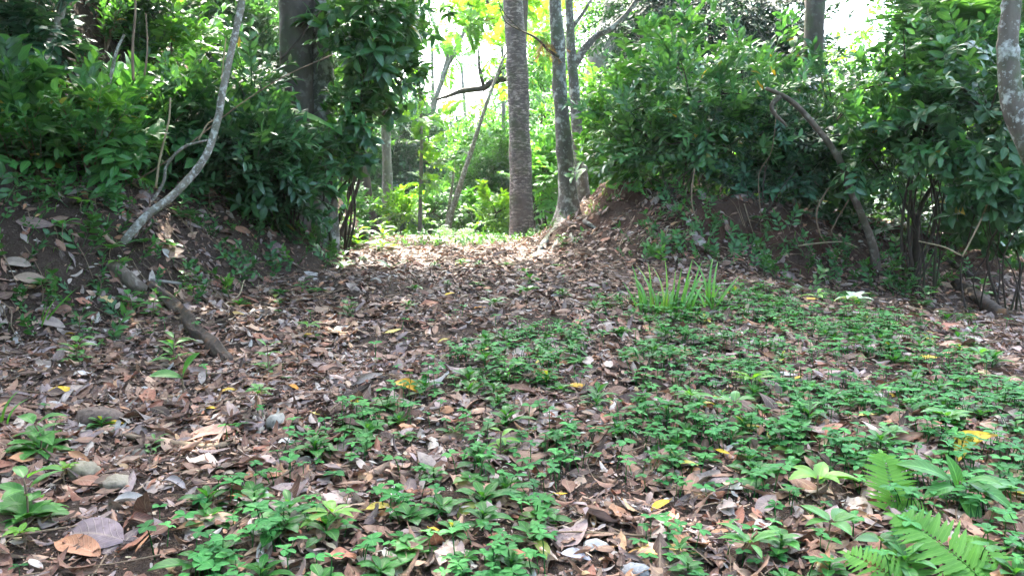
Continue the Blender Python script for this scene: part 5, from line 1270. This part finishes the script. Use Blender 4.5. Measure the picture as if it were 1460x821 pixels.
fallen_log('thin stick half buried in litter between the stones and the clover', [(180, 630), (235, 640), (300, 642), (345, 632)], [.012, .013, .01], B_TWIG, 'fallen_branch', lift=1.5)
fallen_log('grey curved stick beside the seedling beyond the big yellow leaf', [(1415, 608), (1432, 612), (1447, 624)], [.012, .011, .009], B_GREY, 'fallen_branch', lift=1.5)
fallen_log('thin twig reaching out of the slope above the little fern', [(318, 440), (340, 425), (347, 405), (352, 395)], [.007, .006, .004], B_TAN, 'fallen_branch', lift=3)
# ------------------------------------------------------------------ camera, light, world
cam = bpy.data.cameras.new('camera'); co = bpy.data.objects.new('camera', cam); COL.objects.link(co)
cam.sensor_width = 36; cam.lens = 36*FPX/1460; cam.clip_start = .05; cam.clip_end = 1200
co.location = [float(v) for v in C0]; co.rotation_euler = (PI/2-THETA, 0, 0)
scene.camera = co
SUN_EL, SUN_AZ = 60., -12.       # azimuth from +Y towards +X
el, az = math.radians(SUN_EL), math.radians(SUN_AZ)
sd = Vector((math.sin(az)*math.cos(el), math.cos(az)*math.cos(el), math.sin(el)))
sun = bpy.data.lights.new('sun', 'SUN'); sun.energy = 2.2; sun.angle = math.radians(.53); sun.color = (1, .95, .86)
so = bpy.data.objects.new('sun', sun); COL.objects.link(so); so.rotation_euler = (-sd).to_track_quat('-Z', 'Y').to_euler()
w = bpy.data.worlds.new('World'); scene.world = w; w.use_nodes = True
nt = w.node_tree; bg = nt.nodes['Background']
sky = nt.nodes.new('ShaderNodeTexSky'); sky.sky_type = 'NISHITA'; sky.sun_disc = False
sky.sun_elevation = el; sky.sun_rotation = az; sky.dust_density = 5.0; sky.air_density = 1.; sky.ozone_density = 1.
nt.links.new(sky.outputs[0], bg.inputs[0]); bg.inputs[1].default_value = .15
scene.view_settings.view_transform = 'Standard'; scene.view_settings.look = 'None'
scene.view_settings.exposure = EXPOSURE; scene.view_settings.gamma = 1; scene.view_settings.use_curve_mapping = False
scene.view_settings.use_white_balance = True; scene.view_settings.white_balance_temperature = 6520; scene.view_settings.white_balance_tint = 6
cy = scene.cycles
cy.use_denoising = True; cy.denoiser = 'OPENIMAGEDENOISE'
cy.max_bounces = 8; cy.diffuse_bounces = 4; cy.glossy_bounces = 2; cy.transmission_bounces = 5; cy.transparent_max_bounces = 4; cy.volume_bounces = 1
cy.sample_clamp_indirect = 6; cy.caustics_reflective = False; cy.caustics_refractive = False
cy.use_adaptive_sampling = True; cy.adaptive_threshold = .012
scene.render.use_persistent_data = False

if HAZE:
    mb = MB(); X, Y0, Y1, Z0, Z1 = 700., -700., 700., float(GZ.min())-1., 17.
    V = [(-X,Y0,Z0),(X,Y0,Z0),(X,Y1,Z0),(-X,Y1,Z0),(-X,Y0,Z1),(X,Y0,Z1),(X,Y1,Z1),(-X,Y1,Z1)]
    mb.add(V, [(0,3,2,1),(4,5,6,7),(0,1,5,4),(1,2,6,5),(2,3,7,6),(3,0,4,7)])
    m, nt_, N_, L_ = newmat('haze'); v = nd(nt_, 'ShaderNodeVolumePrincipled'); v.inputs['Color'].default_value = (.9, .95, 1, 1); v.inputs['Density'].default_value = HAZE; v.inputs['Anisotropy'].default_value = .3
    L_.new(v.outputs[0], nd(nt_, 'ShaderNodeOutputMaterial').inputs['Volume'])
    tag(mb.build('haze', m), 'thin bright haze hanging in the air of the wood', 'haze', kind='stuff')
